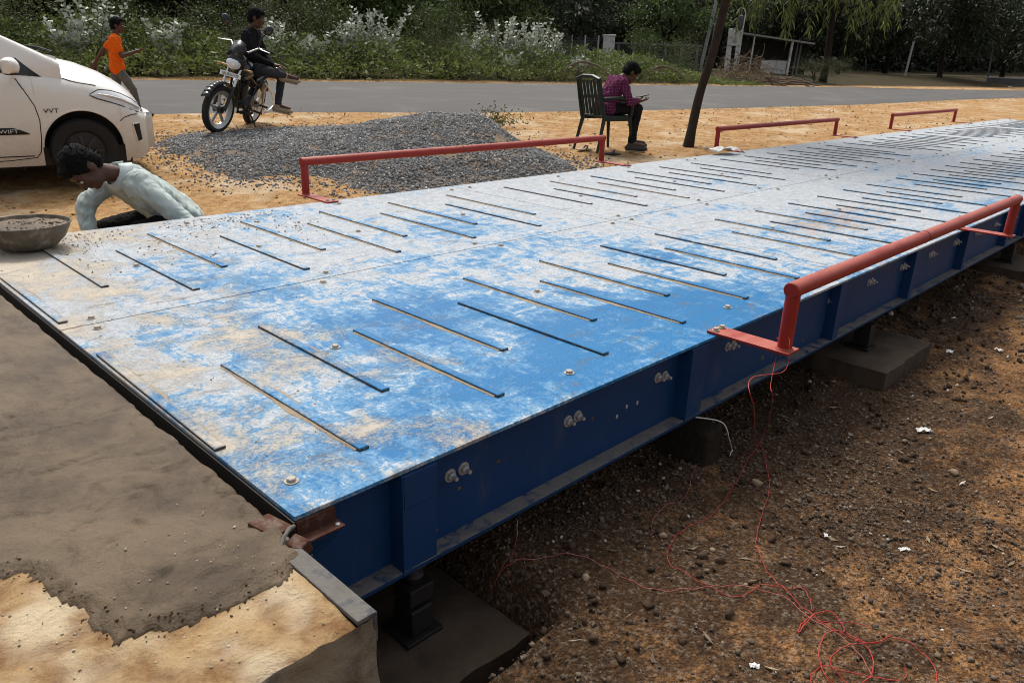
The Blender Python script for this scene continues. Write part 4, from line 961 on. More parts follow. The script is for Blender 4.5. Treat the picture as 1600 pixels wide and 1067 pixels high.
m = MB(); m.box((0, 0, .425), (.45, .46, .022)); m.box((.225, 0, .40), (.02, .44, .06)); m.box((0, .225, .40), (.42, .016, .055)); m.box((0, -.225, .40), (.42, .016, .055)); m.build('seat', M['plastic'], chair, bevel=.006)
tilt = .24
bk = lambda z: -.215-(z-.42)*tilt
for k in range(6):
    y = -.175+.07*k; m = MB(); m.add([(bk(z)+dx, y+dy, z) for z in (.44, .84) for dx in (-.008, .008) for dy in (-.022, .022)], [(0,1,3,2),(4,6,7,5),(0,4,5,1),(1,5,7,3),(3,7,6,2),(2,6,4,0)]); m.build('slat', M['plastic'], chair, bevel=.003)
for y in (-.225, .225):
    m = MB(); m.tube([(bk(.40), y, .40), (bk(.65), y*1.01, .65), (bk(.86), y*.97, .87)], [.028, .025, .022], 6); m.build('back_post', M['plastic'], chair, smooth=True)
m = MB(); m.tube([(bk(.86), -.225, .85), (bk(.88), -.1, .885), (bk(.88), .1, .885), (bk(.86), .225, .85)], .024, 6); m.build('top_rail', M['plastic'], chair, smooth=True)
for y in (-.245, .245):
    m = MB(); m.tube([(bk(.64), y, .635), (-.05, y*1.06, .645), (.16, y*1.04, .635), (.20, y, .58), (.20, y*.95, .43)], [.020, .024, .026, .024, .022], 6); m.build('arm_rest', M['plastic'], chair, smooth=True)
J = dict(pelvis=(-.09, 0, .50), chest=(.10, 0, .81), neck=(.19, 0, .885), head=(.285, 0, .935), shL=(.11, .175, .825), shR=(.11, -.175, .825),
         elL=(.16, .25, .60), elR=(.18, -.25, .60), wrL=(.38, .07, .62), wrR=(.39, -.10, .61), hipL=(-.03, .095, .51), hipR=(-.03, -.095, .51),
         knL=(.40, .12, .52), knR=(.36, -.13, .52), anL=(.46, .11, .09), anR=(.28, -.17, .09), toL=(.62, .13, .075), toR=(.43, -.23, .075))
man, Jm = human('young man in purple checked shirt sitting on the green chair looking at his phone', CH, MAZ, J, M['purple'], M['blackjean'], sleeve=1.75, hands={'L': dict(d=(.9, -.35, .12), n=(.1, -.3, 1), curl=.5, side=-1), 'R': dict(d=(.95, .25, .1), n=(0, .2, 1), curl=.5, side=1)}, face=(.75, -.05, -.62))
ph = thing('phone', 'dark phone held in the hands of the man in purple', 'phone', CH+np.array([math.cos(MAZ)*.475, math.sin(MAZ)*.475, .665]), MAZ)
m = MB(); m.box((0, 0, 0), (.15, .075, .009), Euler((0, -.22, 0))); m.build('phone_body', M['dark'], ph, bevel=.002)
m = MB(); m.box((.0, 0, .0056), (.135, .066, .001), Euler((0, -.22, 0))); m.build('screen', M['darksteel'], ph)

# --- boy walking behind the car
BP = on_ground(194, 183, fn=ground_smooth); BAZ = math.radians(-22)
J = dict(pelvis=(0, 0, .72), chest=(.02, 0, 1.07), neck=(.035, 0, 1.17), head=(.075, 0, 1.275), shL=(.02, .15, 1.09), shR=(.02, -.15, 1.09),
         elL=(-.17, .22, .93), elR=(.09, -.22, .86), wrL=(-.30, .25, .75), wrR=(.31, -.17, .94), hipL=(0, .08, .70), hipR=(0, -.08, .70),
         knL=(-.06, .09, .40), knR=(.17, -.085, .41), anL=(-.22, .09, .10), anR=(.22, -.08, .07), toL=(-.08, .09, .05), toR=(.37, -.09, .07))
boy, _ = human('boy in bright orange t-shirt walking past behind the white car', BP, BAZ, J, M['orange'], M['greypants'], sleeve=.62, s=.90, hands={'R': dict(d=(1, .15, .25), n=(0, .2, 1), curl=.4, side=1), 'L': dict(d=(-.5, .1, -.8), n=(0, -1, 0), curl=.3)}, face=(1, -.12, -.05))

boy.scale = (.93, .93, .93)
# --- worker crouching over the far corner of the deck
WP = np.array([1.10, 3.42, float(ground_z(1.10, 3.42))]); wz = WP[2]
def W(x, y, z): return (-(x-WP[0]), -(y-WP[1]), z-wz)          # he faces -x
J = dict(pelvis=W(1.235, 3.46, -.075), chest=W(.965, 3.42, .165), neck=W(.865, 3.40, .215), head=W(.715, 3.37, .262), shL=W(.985, 3.255, .135), shR=W(.93, 3.585, .165),
         elL=W(1.13, 3.075, -.06), elR=W(.745, 3.57, .015), wrL=W(.95, 3.10, -.20), wrR=W(.715, 3.45, -.20), hipL=W(1.22, 3.36, -.10), hipR=W(1.22, 3.55, -.10),
         knL=W(.93, 3.27, -.105), knR=W(.86, 3.62, -.14), anL=W(1.16, 3.33, wz+.09), anR=W(1.12, 3.56, wz+.09), toL=W(1.00, 3.30, wz+.07), toR=W(.95, 3.57, wz+.07))
wk, Jw = human('worker in pale mint shirt crouching with bent back beside the far corner of the deck', WP, PI, J, M['mint'], M['blackjean'], sleeve=1.85, girth=1.06, wr_=.012, face=(.40, .16, -.90), headup=(.85, 0, .45), hands={'L': dict(d=(.8, .2, -.5), n=(0, .2, -1), curl=.9), 'R': dict(d=(.3, 0, -1), n=(0, .3, 0), curl=.8)})
# collar stand of the shirt, folded over
nk, chs = Jw['neck'], Jw['chest']; ax = unit(nk-chs); a1 = unit(np.cross(ax, (0, 0, 1.0))); a2 = np.cross(ax, a1); pts = []
m = MB(); ring = []
for k in range(15):
    th = PI*(.5+.0)+(k/14-.5)*2*PI*.86; d = a1*math.cos(th)+a2*math.sin(th)
    w = .05+.03*abs(k/14-.5)*2
    ring.append((nk+ax*.000+d*.068, nk-ax*(.004+w*.75)+d*(.098+.012*abs(k/14-.5))))
v = [p for r in ring for p in r]; m.add(v, [(2*k, 2*k+2, 2*k+3, 2*k+1) for k in range(14)])
co = m.build('shirt_collar', M['collar'], wk, smooth=True); sdm = co.modifiers.new('thickness', 'SOLIDIFY'); sdm.thickness = .006

# ================================================================== MOTORBIKE
BF = on_ground(337, 211, fn=ground_smooth); BAZ2 = math.radians(222)
M['blackpaint'] = simple('black_gloss_paint', (.010, .010, .012), .25, 0, .2, 10, .02, spec=.5, dirt=(.03, .028, .026), dirtamt=.4)
M['rubber'] = simple('tyre_rubber', (.018, .018, .018), .85, 0, .3, 30, .3, .004)
M['alloy'] = simple('silver_alloy', (.55, .55, .54), .35, .7, .2, 14)
M['chrome'] = simple('chrome', (.72, .72, .72), .15, 1.0, .05)
M['engine'] = simple('dark_engine_metal', (.05, .05, .05), .45, .6, .4, 16)
M['lamp'] = simple('clear_lamp_lens', (.72, .74, .76), .12, .1, .06)
M['plate'] = simple('white_number_plate', (.78, .78, .75), .5, 0, .05)
M['amber'] = simple('amber_lens', (.42, .22, .08), .2, 0, .05)
M['seat'] = simple('black_seat_vinyl', (.016, .016, .017), .55, 0, .2, 20)
bike = thing('motorcycle', 'black motorbike with silver alloy wheels leaning on its stand at the road edge', 'motorcycle', BF - np.array([math.cos(BAZ2), math.sin(BAZ2), 0])*1.16 + np.array([0, 0, .0]), BAZ2)
# local: x forward, rear contact at x=0, front contact at x=1.25
bike.location[2] = float(g_far(bike.location[0], bike.location[1]))+.0
bike.rotation_euler = (math.radians(9), 0, BAZ2); bike.rotation_mode = 'XYZ'
# lean to its left (local +y): rotate about local x first
bike.rotation_euler = Euler((-math.radians(19), 0, BAZ2)); bike.scale = (.98, .98, .98)
def wheel(parent, c, r, w, name='wheel', spokes=5):
    rot = Matrix.Rotation(PI/2, 3, 'X')
    prof = [(r-.075, -w*.30), (r-.055, -w*.46), (r-.025, -w*.48), (r-.006, -w*.3), (r, 0), (r-.006, w*.3), (r-.025, w*.48), (r-.055, w*.46), (r-.075, w*.30)]
    h = MB(); h.cyl((c[0], c[1]-.055, c[2]), (c[0], c[1]+.055, c[2]), .045, n=16)
    hub = h.build(name, M['engine'], parent, smooth=True)
    MB().lathe(prof, 40, c, rot).build('tyre', M['rubber'], hub, smooth=True)
    rp = [(r-.072, -w*.36), (r-.062, -w*.42), (r-.060, -w*.30), (r-.098, -w*.16), (r-.098, w*.16), (r-.060, w*.30), (r-.062, w*.42), (r-.072, w*.36), (r-.112, w*.12), (r-.112, -w*.12)]
    MB().lathe(rp, 40, c, rot, True).build('rim', M['alloy'], hub, smooth=True)
    for k in range(spokes):
        a = 2*PI*k/spokes+.3
        for d in (-.09, .09):
            p0 = np.array([c[0]+.04*math.cos(a+d*3), c[1], c[2]+.04*math.sin(a+d*3)]); p1 = np.array([c[0]+(r-.1)*math.cos(a+d*.6), c[1], c[2]+(r-.1)*math.sin(a+d*.6)])
            MB().tube([p0, p1], [.014, .011], 6).build('spoke', M['alloy'], hub)
    return hub
wheel(bike, (0, 0, .30), .30, .10)
# steering assembly, turned a little
sm_ = MB(); axd = unit((-.42, 0, .9)); FA = v3(1.25, 0, .30)
for y in (-.085, .085):
    sm_.tube([FA+v3(0, y, 0), FA+v3(-.135, y, .30)], .021, 10)
fk = sm_.build('front_fork', M['engine'], bike, smooth=True)
STEER = math.radians(-15)
def turn(o):                                                        # turn a part about the steering axis
    o.matrix_local = Matrix.Translation(Vector(FA)) @ Matrix.Rotation(STEER, 4, Vector(axd)) @ Matrix.Translation(-Vector(FA)); return o
turn(fk)
m = MB()
for y in (-.085, .085): m.tube([FA+v3(-.135, y, .30), FA+v3(-.30, y, .67)], .0155, 10)
m.build('fork_tube', M['chrome'], fk, smooth=True)
turn(wheel(bike, tuple(FA), .30, .085))
m = MB()
for k in range(13):
    a = math.radians(25+k*11); m_ = (FA[0]+.335*math.cos(a), FA[2]+.335*math.sin(a))
    if k: m.add([(pa[0], -.055, pa[1]), (pa[0], 0, pa[1]+.018), (pa[0], .055, pa[1]), (m_[0], .055, m_[1]), (m_[0], 0, m_[1]+.018), (m_[0], -.055, m_[1])], [(0, 5, 4, 1), (1, 4, 3, 2)])
    pa = m_
fe = turn(m.build('front_mudguard', M['blackpaint'], bike, smooth=True)); fe.modifiers.new('thickness', 'SOLIDIFY').thickness = .006
HL = FA+v3(-.23, 0, .57)
m = MB(); m.sphere(HL+v3(-.02, 0, .03), (.10, .135, .13), 18); turn(m.build('headlight_cowl', M['blackpaint'], bike, smooth=True))
m = MB(); m.sphere(HL+v3(.035, 0, .005), (.060, .105, .075), 18); hl = turn(m.build('headlight', M['lamp'], bike, smooth=True))
m = MB()
m.add([HL+v3(.045, -.12, .085), HL+v3(.065, 0, .105), HL+v3(.045, .12, .085), HL+v3(-.05, .085, .265), HL+v3(-.035, 0, .30), HL+v3(-.05, -.085, .265)], [(0, 1, 4, 5), (1, 2, 3, 4)])
vz = turn(m.build('visor', M['blackpaint'], bike, smooth=True)); vz.modifiers.new('thickness', 'SOLIDIFY').thickness = .006
m = MB(); m.box(HL+v3(.075, 0, -.135), (.008, .30, .055), Euler((0, -.18, 0))); turn(m.build('number_plate', M['plate'], bike, bevel=.001))
def text(name, s, size, mat, parent, mtx, ext=.0008, squeeze=1.0):
    c = bpy.data.curves.new(name, 'FONT'); c.body = s; c.size = size; c.extrude = ext; c.align_x = 'CENTER'; c.align_y = 'CENTER'
    o = bpy.data.objects.new(name, c); COL.objects.link(o); c.materials.append(mat)
    dg = bpy.context.evaluated_depsgraph_get(); me = bpy.data.meshes.new_from_object(o.evaluated_get(dg)); bpy.data.objects.remove(o)
    o = bpy.data.objects.new(name, me); COL.objects.link(o); o.parent = parent
    o.matrix_local = mtx @ Matrix.Diagonal((squeeze, 1, 1, 1)); return o
T = Matrix.Translation(Vector(FA)) @ Matrix.Rotation(STEER, 4, Vector(axd)) @ Matrix.Translation(-Vector(FA))
pm = T @ Matrix.Translation(Vector(HL+v3(.0815, 0, -.1355))) @ Matrix.Rotation(-.18, 4, 'Y') @ Matrix(((0, 0, 1, 0), (1, 0, 0, 0), (0, 1, 0, 0), (0, 0, 0, 1)))
text('plate_text', 'GJ12EN7170', .050, M['dark'], bike, pm, .0008, .92)
for y in (-.16, .16):
    m = MB(); m.capsule(HL+v3(-.02, y*.8, -.04), HL+v3(-.02, y*1.3, -.04), .012, .012, 8); m.sphere(HL+v3(.0, y*1.45, -.04), (.020, .030, .018), 10); turn(m.build('indicator', M['amber'], bike, smooth=True))
hb = FA+v3(-.32, 0, .74)
m = MB(); m.tube([hb+v3(-.13, -.36, .07), hb+v3(-.06, -.20, .08), hb+v3(0, -.10, .0), hb+v3(0, .10, .0), hb+v3(-.06, .20, .08), hb+v3(-.13, .36, .07)], .0125, 10); hbo = turn(m.build('handlebar', M['chrome'], bike, smooth=True))
for sg in (-1, 1):
    m = MB(); m.tube([hb+v3(-.075, .235*sg, .078), hb+v3(-.13, .37*sg, .07)], .019, 10); turn(m.build('grip', M['rubber'], bike, smooth=True))
    m = MB(); m.tube([hb+v3(-.055, .21*sg, .085), hb+v3(-.02, .26*sg, .075), hb+v3(-.04, .38*sg, .065)], [.008, .007, .005], 6); turn(m.build('lever', M['alloy'], bike, smooth=True))
    m = MB(); m.tube([hb+v3(-.06, .19*sg, .085), hb+v3(-.03, .24*sg, .22), hb+v3(-.05, .28*sg, .27)], .0075, 8); m.sphere(hb+v3(-.05, .31*sg, .32), (.02, .075, .055), 12, Euler((.5*sg, 0, 0))); turn(m.build('mirror', M['blackpaint'], bike, smooth=True))
m = MB(); m.sphere(hb+v3(.03, 0, .02), (.06, .09, .05), 12); turn(m.build('instrument', M['darksteel'], bike, smooth=True))
# tank, seat, tail, side panels, engine, exhaust, frame
m = MB(); m.sphere((.74, 0, .80), (.25, .135, .13), 20, Euler((0, .12, 0))); m.sphere((.60, 0, .78), (.16, .11, .10), 16); blob('fuel_tank', m, M['blackpaint'], bike, .014, 4)
m = MB(); m.capsule((.50, 0, .765), (-.08, 0, .80), .075, .07, 14); m.capsule((.30, -.05, .77), (-.1, -.04, .80), .07, .06, 12); m.capsule((.30, .05, .77), (-.1, .04, .80), .07, .06, 12); blob('saddle', m, M['seat'], bike, .014, 4)
m = MB(); m.capsule((-.05, 0, .74), (-.33, 0, .80), .07, .035, 12); m.capsule((.28, 0, .62), (-.1, 0, .70), .09, .06, 12); blob('tail_panel', m, M['blackpaint'], bike, .014, 4)
m = MB(); m.box((-.35, 0, .785), (.03, .10, .05)); m.build('tail_lamp', simple('red_lens', (.35, .01, .01), .2), bike, bevel=.008)
m = MB()
for k in range(9):
    a = math.radians(62+k*11); q = (.325*math.cos(a), .30+.345*math.sin(a))
    if k: m.add([(pa[0], -.06, pa[1]), (pa[0], .06, pa[1]), (q[0], .06, q[1]), (q[0], -.06, q[1])], [(0, 1, 2, 3)])
    pa = q
rm = m.build('rear_mudguard', M['blackpaint'], bike, smooth=True); rm.modifiers.new('thickness', 'SOLIDIFY').thickness = .006
m = MB(); m.sphere((.62, 0, .40), (.17, .12, .13), 14); m.cyl((.70, 0, .42), (.78, 0, .64), .085, .075, 16); m.cyl((.55, -.15, .40), (.55, .15, .40), .085, n=16); m.cyl((.68, -.13, .36), (.68, .13, .36), .06, n=14)
en = blob('engine', m, M['engine'], bike, .011, 2)
for k in range(6):
    z = .48+k*.027; m = MB(); m.box((.725+k*.0098, 0, z), (.19, .20, .010), Euler((0, .34, 0))); m.build('cooling_fin', M['engine'], en)
m = MB(); m.tube([(.80, -.03, .50), (.87, -.06, .40), (.80, -.11, .26), (.55, -.13, .24), (.25, -.15, .28)], .019, 10); ex = m.build('exhaust', M['chrome'], bike, smooth=True)
m = MB(); m.tube([(.28, -.15, .28), (.20, -.155, .30), (-.25, -.16, .40), (-.28, -.16, .41)], [.022, .045, .048, .03], 14); m.build('silencer', M['engine'], ex, smooth=True)
m = MB()
for y in (-.04, .04): m.tube([(.95, y, .80), (.86, y*1.5, .55), (.80, y*2, .26), (.40, y*2.3, .26), (.32, y*2, .60), (.90, y, .86)], .016, 8)
m.tube([(.32, .08, .60), (-.15, .07, .74)], .014, 8); m.tube([(.32, -.08, .60), (-.15, -.07, .74)], .014, 8)
m.build('frame', M['blackpaint'], bike, smooth=True)
for y in (-.075, .075):
    m = MB(); m.tube([(.38, y, .33), (.0, y*1.1, .30)], .018, 8); m.build('swing_arm', M['engine'], bike, smooth=True)
    m = MB(); m.tube([(.03, y*1.5, .34), (.12, y*1.4, .66)], .012, 8)
    for k in range(9): m.cyl((.04+k*.008, y*1.47, .42+k*.022), (.044+k*.008, y*1.47, .430+k*.022), .026, n=12)
    m.build('shock_absorber', M['alloy'], bike, smooth=True)
m = MB(); m.tube([(.20, .13, .66), (.05, .20, .55), (-.12, .21, .42), (-.20, .20, .33), (-.10, .18, .26), (.10, .18, .28), (.16, .14, .45)], .010, 8); m.build('sari_guard', M['chrome'], bike, smooth=True)
m = MB(); m.tube([(.93, -.06, .44), (.90, -.26, .42), (.80, -.27, .32), (.76, -.10, .25)], .013, 8); m.tube([(.93, .06, .44), (.90, .26, .42), (.80, .27, .32), (.76, .10, .25)], .013, 8); m.build('crash_bar', M['blackpaint'], bike, smooth=True)
m = MB(); m.tube([(-.02, -.09, .80), (-.25, -.11, .83), (-.36, 0, .86), (-.25, .11, .83), (-.02, .09, .80)], .012, 8); m.build('grab_rail', M['alloy'], bike, smooth=True)
for a, b in (((.42, -.12, .28), (.42, -.27, .28)), ((.42, .12, .28), (.42, .27, .28)), ((.12, .12, .33), (.12, .23, .33))):
    m = MB(); m.cyl(a, b, .014, n=8); m.build('footpeg', M['rubber'], bike)
m = MB(); m.tube([(.48, .10, .28), (.40, .25, .045)], .011, 8); m.build('side_stand', M['engine'], bike, smooth=True)
m = MB(); m.sphere((.16, .125, .60), (.13, .02, .09), 14); m.sphere((.16, -.125, .60), (.13, .02, .09), 14); m.build('side_panel', M['blackpaint'], bike, smooth=True)
# --- rider sitting sideways on the saddle
bm_ = Matrix.Translation(bike.location) @ bike.rotation_euler.to_matrix().to_4x4() @ Matrix.Scale(.98, 4)
sp_ = bm_ @ Vector((.47, .0, .715)); SAZ = BAZ2+math.radians(90)
gz = float(g_far(sp_.x, sp_.y)); RP = np.array([sp_.x, sp_.y, gz]); sh_ = sp_.z-gz
# local x = towards the bike's left side (to the right in the photograph)
J = dict(pelvis=(.02, 0, sh_+.09), chest=(.075, .02, sh_+.50), neck=(.10, .02, sh_+.60), head=(.145, .02, sh_+.70), shL=(.07, .20, sh_+.50), shR=(.075, -.165, sh_+.50),
         elL=(.14, .26, sh_+.24), elR=(.16, -.23, sh_+.24), wrL=(.30, .12, sh_+.13), wrR=(.36, -.08, sh_+.14), hipL=(.05, .09, sh_+.085), hipR=(.05, -.09, sh_+.085),
         knL=(.37, .20, sh_+.02), knR=(.34, -.17, sh_+.06), anL=(.30, .16, sh_-.38), anR=(.44, .12, sh_+.01), toL=(.44, .20, sh_-.42), toR=(.57, .22, sh_-.03), upR=(.3, -.5, .8))
human('young man in black sweatshirt sitting sideways on the motorbike with one leg crossed', RP, SAZ, J, M['blackhood'], M['darkjean'], sleeve=1.95, girth=.98, face=(.9, .25, -.35), shoe=M['sole'], hands={'L': dict(d=(.9, -.3, -.1), n=(0, 0, -1), curl=.5), 'R': dict(d=(.9, .3, -.05), n=(0, 0, -1), curl=.5)})

# ================================================================== CAR
CA = np.array([1.84, 7.39]); CARAZ = math.radians(-8); cgz = -.345
car = thing('car', 'white hatchback car parked on the sand with black side moulding and grey dust', 'car', (CA[0], CA[1], cgz), CARAZ)
# local: x forward from the front axle, y left, z up; the photographed side is the right one, y = -HW
def carpaint():
    m, nt = new_mat('white_car_paint'); c = objco(nt); z = nd(nt, 'ShaderNodeSeparateXYZ', {0: c}).outputs[2]
    n1 = noise(nt, c, 5, 6, .65); n2 = noise(nt, c, 60, 5, .75)
    d = mth(nt, 'MULTIPLY', sstep(nt, mth(nt, 'ADD', z, mth(nt, 'MULTIPLY', n1, .35)), 0.92, .24), mth(nt, 'ADD', .20, mth(nt, 'MULTIPLY', n2, .95)))
    col = mix(nt, d, (.81, .79, .74), (.38, .29, .19))
    finish(nt, col, mix(nt, d, (.22,)*3, (.7,)*3), n2, .03, .002, 0, .5); return m
M['car'] = carpaint()
M['glass'] = simple('dark_car_glass', (.012, .014, .016), .06, 0, .1, 3, .0, spec=.6)
M['blackplastic'] = simple('black_plastic_trim', (.014, .014, .014), .6, 0, .2, 20)
HW = .80
S_ = np.array([.64, .60, .55, .48, .41, .29, .10, -.20, -.50, -.72, -1.2, -1.8, -2.25, -2.5, -2.75, -2.90, -2.96])
kW = np.array([.36, .48, .58, .67, .72, .765, .79, .80, .80, .80, .80, .80, .79, .77, .74, .66, .58])      # half width
kSh = np.array([.56, .60, .65, .70, .745, .80, .855, .90, .925, .935, .95, .965, .975, .975, .96, .92, .86])  # shoulder height
kTo = np.array([.62, .71, .79, .86, .91, .98, 1.055, 1.125, 1.15, 1.15, 1.13, 1.11, 1.10, 1.08, 1.05, .98, .90])  # centre top height
kBo = np.array([.26, .22, .20, .19, .18, .18, .18, .18, .18, .18, .18, .18, .18, .20, .24, .28, .34])
def kv(K, s): return np.interp(s, S_[::-1], K[::-1])
ARCH = .345
def bottom(s):
    z = kv(kBo, s)
    for c in (0.0, -2.27):
        a = ARCH**2-(s-c)**2
        if a > 0: z = max(z, .315+math.sqrt(a)) if True else z
    return z
def section(s, m=18):
    w, hs, ht, hb = kv(kW, s), kv(kSh, s), kv(kTo, s), bottom(s)
    ctrl = [(w*.955, kv(kBo, s)), (w*.985, .30), (w*1.0, .48), (w*1.005, .62), (w*.99, hs-.10), (w*.955, hs-.02), (w*.88, hs+(ht-hs)*.22), (w*.62, hs+(ht-hs)*.72), (w*.3, ht-.006), (0, ht)]
    sp = spline([(a, b, 0) for a, b in ctrl], 7)[:, :2]
    k = np.searchsorted(-1e-9+np.maximum.accumulate(sp[:, 1]), hb) if hb > kv(kBo, s)+.001 else 0
    if k > 0:
        t = (hb-sp[k-1, 1])/max(sp[k, 1]-sp[k-1, 1], 1e-6); p0 = sp[k-1]+(sp[k]-sp[k-1])*t; sp = np.vstack([p0, sp[k:]])
    L = np.concatenate([[0], np.cumsum(np.hypot(*np.diff(sp, axis=0).T))]); u = np.linspace(0, L[-1], m)
    return np.stack([np.interp(u, L, sp[:, 0]), np.interp(u, L, sp[:, 1])], 1)
st_ = np.unique(np.concatenate([np.linspace(.70, -2.96, 74), np.linspace(-ARCH, ARCH, 30), np.linspace(-ARCH, ARCH, 30)-2.27, [ARCH-.002, -ARCH+.002]]))[::-1]
rows = []
for s in st_:
    c = section(s); rows.append(np.concatenate([np.column_stack([np.full(len(c), s), -c[:, 0], c[:, 1]]), np.column_stack([np.full(len(c)-1, s), c[-2::-1, 0], c[-2::-1, 1]])]))
n = len(rows[0]); V = np.concatenate(rows); i = (np.arange(len(rows)-1)[:, None]*n+np.arange(n-1)[None]).ravel()
Q = np.stack([i, i+1, i+n+1, i+n], 1)
cbm = fast_mesh('body', V, Q, M['car'], True); cb = obj_of('body', cbm, car)
mb = MB(); mb.add(rows[0], [tuple(range(n))]); mb.add(rows[-1], [tuple(range(n-1, -1, -1))]); mb.build('body_end', M['car'], cb)
def ysurf(s, h):
    c = section(s, 60); k = np.argmax(c[:, 1]); return float(np.interp(h, c[:k+1, 1], c[:k+1, 0]))
def side(s, h, off=.003): return (s, -(ysurf(s, h)+off), h)
mb = MB(); mb.span((.40, -.70, .17), (-2.7, .70, .33)); mb.span((-.36, -.56, .33), (.36, .56, .80)); mb.span((-2.63, -.56, .33), (-1.91, .56, .80)); mb.build('underbody', M['blackplastic'], car)
# arch lips
for c in (0.0, -2.27):
    pts = []
    for a in np.linspace(math.radians(4), math.radians(176), 30):
        s = c+ARCH*math.cos(a)*.995; h = .315+ARCH*math.sin(a)*.995
        if h > .2: pts.append(side(s, h+.004, -.003))
    MB().tube(pts, .010, 6).build('arch_lip', M['car'], cb, smooth=True)
def cwheel(c, s):
    rot = Matrix.Rotation(PI/2, 3, 'X'); r, w = .292, .18
    h = MB(); h.cyl((c, s*.60, .292), (c, s*.725, .292), .05, n=16); hub = h.build('wheel', M['blackplastic'], car, smooth=True)
    MB().lathe([(r-.11, -w*.42), (r-.07, -w*.5), (r-.02, -w*.48), (r, -w*.34), (r, w*.34), (r-.02, w*.48), (r-.07, w*.5), (r-.11, w*.42)], 44, (c, s*.665, .292), rot).build('tyre', M['rubber'], hub, smooth=True)
    MB().lathe([(.18, .075*1), (.165, .06), (.06, .075), (.0005, .085)] if s < 0 else [(.0005, -.085), (.06, -.075), (.165, -.06), (.18, -.075)], 36, (c, s*.665, .292), Matrix.Rotation(PI/2, 3, 'X')).build('rim', M['darksteel'], hub, smooth=True)
    for k in range(7):
        a = 2*PI*k/7; MB().box((c+.10*math.cos(a), s*.745, .292+.10*math.sin(a)), (.10, .012, .03), Euler((0, -a, 0))).build('wheel_spoke', M['engine'], hub, bevel=.004)
for c in (0.0, -2.27):
    for s in (-1, 1): cwheel(c, s)
def seam(name, sh, r=.0042, off=-.001, mat=None, parent=None):
    pts = []
    for a, b in zip(sh[:-1], sh[1:]):
        for t in np.linspace(0, 1, 8, endpoint=False): pts.append(side(a[0]+(b[0]-a[0])*t, a[1]+(b[1]-a[1])*t, off))
    pts.append(side(*sh[-1], off)); return MB().tube(pts, r, 6).build(name, mat or M['dark'], parent or cb, smooth=True)
door = [(-.46, .925), (-.40, .80), (-.355, .70), (-.335, .58), (-.345, .42), (-.365, .30), (-.40, .255), (-.62, .235), (-1.25, .23), (-1.42, .30), (-1.44, .6), (-1.44, .93)]
seam('door_seam', door); seam('rear_door_seam', [(-1.46, .93), (-1.46, .6), (-1.47, .30), (-1.60, .23), (-1.86, .28), (-2.0, .55), (-2.22, .72), (-2.25, .95)])
seam('bumper_seam', [(.325, .555), (.37, .585), (.44, .605), (.55, .612), (.62, .60)]); seam('sill_line', [(-.42, .27), (-1.9, .27)], .006, -.002)
# bonnet shut line, from the cowl down to the headlight
def top_at(s, f, off=.001):
    c = section(s, 60); y = f*kv(kW, s); return (s, -y, float(np.interp(-y, -c[:, 0], c[:, 1]))+off)
MB().tube([top_at(s, f) for s, f in ((-.16, .86), (-.10, .885), (-.04, .905), (.03, .915), (.10, .915), (.17, .90))], .0035, 6).build('bonnet_seam', M['dark'], cb, smooth=True)
MB().tube([(s, -y, z) for (s, y, z) in [(a, -b, c) for a, b, c in [top_at(s, f) for s, f in ((-.16, .86), (-.10, .885), (-.04, .905), (.03, .915), (.10, .915), (.17, .90))]]], .0035, 6).build('bonnet_seam', M['dark'], cb, smooth=True)
# headlights: a swept lens laid into the corner of the wing
def lens(sg):
    up = [(.10, .795), (.18, .835), (.28, .825), (.38, .795), (.48, .745), (.56, .69), (.605, .645)]
    lo = [(.10, .785), (.16, .755), (.26, .725), (.36, .690), (.45, .650), (.52, .620), (.60, .625)]
    v, f = [], []; K = 10
    for (a, b), (c, d) in zip(up, lo):
        for k in range(K+1):
            t = k/K; s = a+(c-a)*t; h = b+(d-b)*t; p = side(s, min(h, section(s)[:, 1].max()-.004), .004+.006*math.sin(PI*t)); v.append((p[0], p[1]*(-sg if sg < 0 else -1) if sg > 0 else p[1], p[2]))
    n = K+1
    for i in range(len(up)-1):
        for k in range(K): f.append((i*n+k, i*n+k+1, (i+1)*n+k+1, (i+1)*n+k))
    l = MB().add(v, f).build('headlight', M['lamp'], car, smooth=True)
    rim = [v[i*n] for i in range(len(up))]+[v[i*n+K] for i in range(len(up)-1, -1, -1)]
    MB().tube(rim, .0045, 6, closed=True).build('lamp_gasket', M['dark'], l, smooth=True)
    c = v[3*n+5]; MB().tube([v[i*n+5] for i in range(1, 6)], [.006, .012, .014, .012, .006], 8).build('reflector', M['alloy'], l, smooth=True)
lens(-1); lens(1)
# fog lamp recess in the bumper corner
pts = [(.44, .52), (.52, .525), (.535, .36), (.475, .345)]
q4 = [np.array(q) for q in pts]; v = [side(*((q4[0]*(1-b/6)+q4[1]*b/6)*(1-a/6)+(q4[3]*(1-b/6)+q4[2]*b/6)*a/6), .004) for a in range(7) for b in range(7)]
fg = MB().add(v, [(a*7+b, a*7+b+1, a*7+b+8, a*7+b+7) for a in range(6) for b in range(6)]).build('fog_lamp_recess', M['dark'], car)
v = [v[k] for k in (0, 3, 6, 27, 48, 45, 42, 21)]
MB().tube(v, .008, 6, closed=True).build('recess_frame', M['car'], fg, smooth=True)
mb = MB(); mb.span((.55, -.36, .33), (.642, .36, .50)); mb.build('grille', M['blackplastic'], car, bevel=.02)
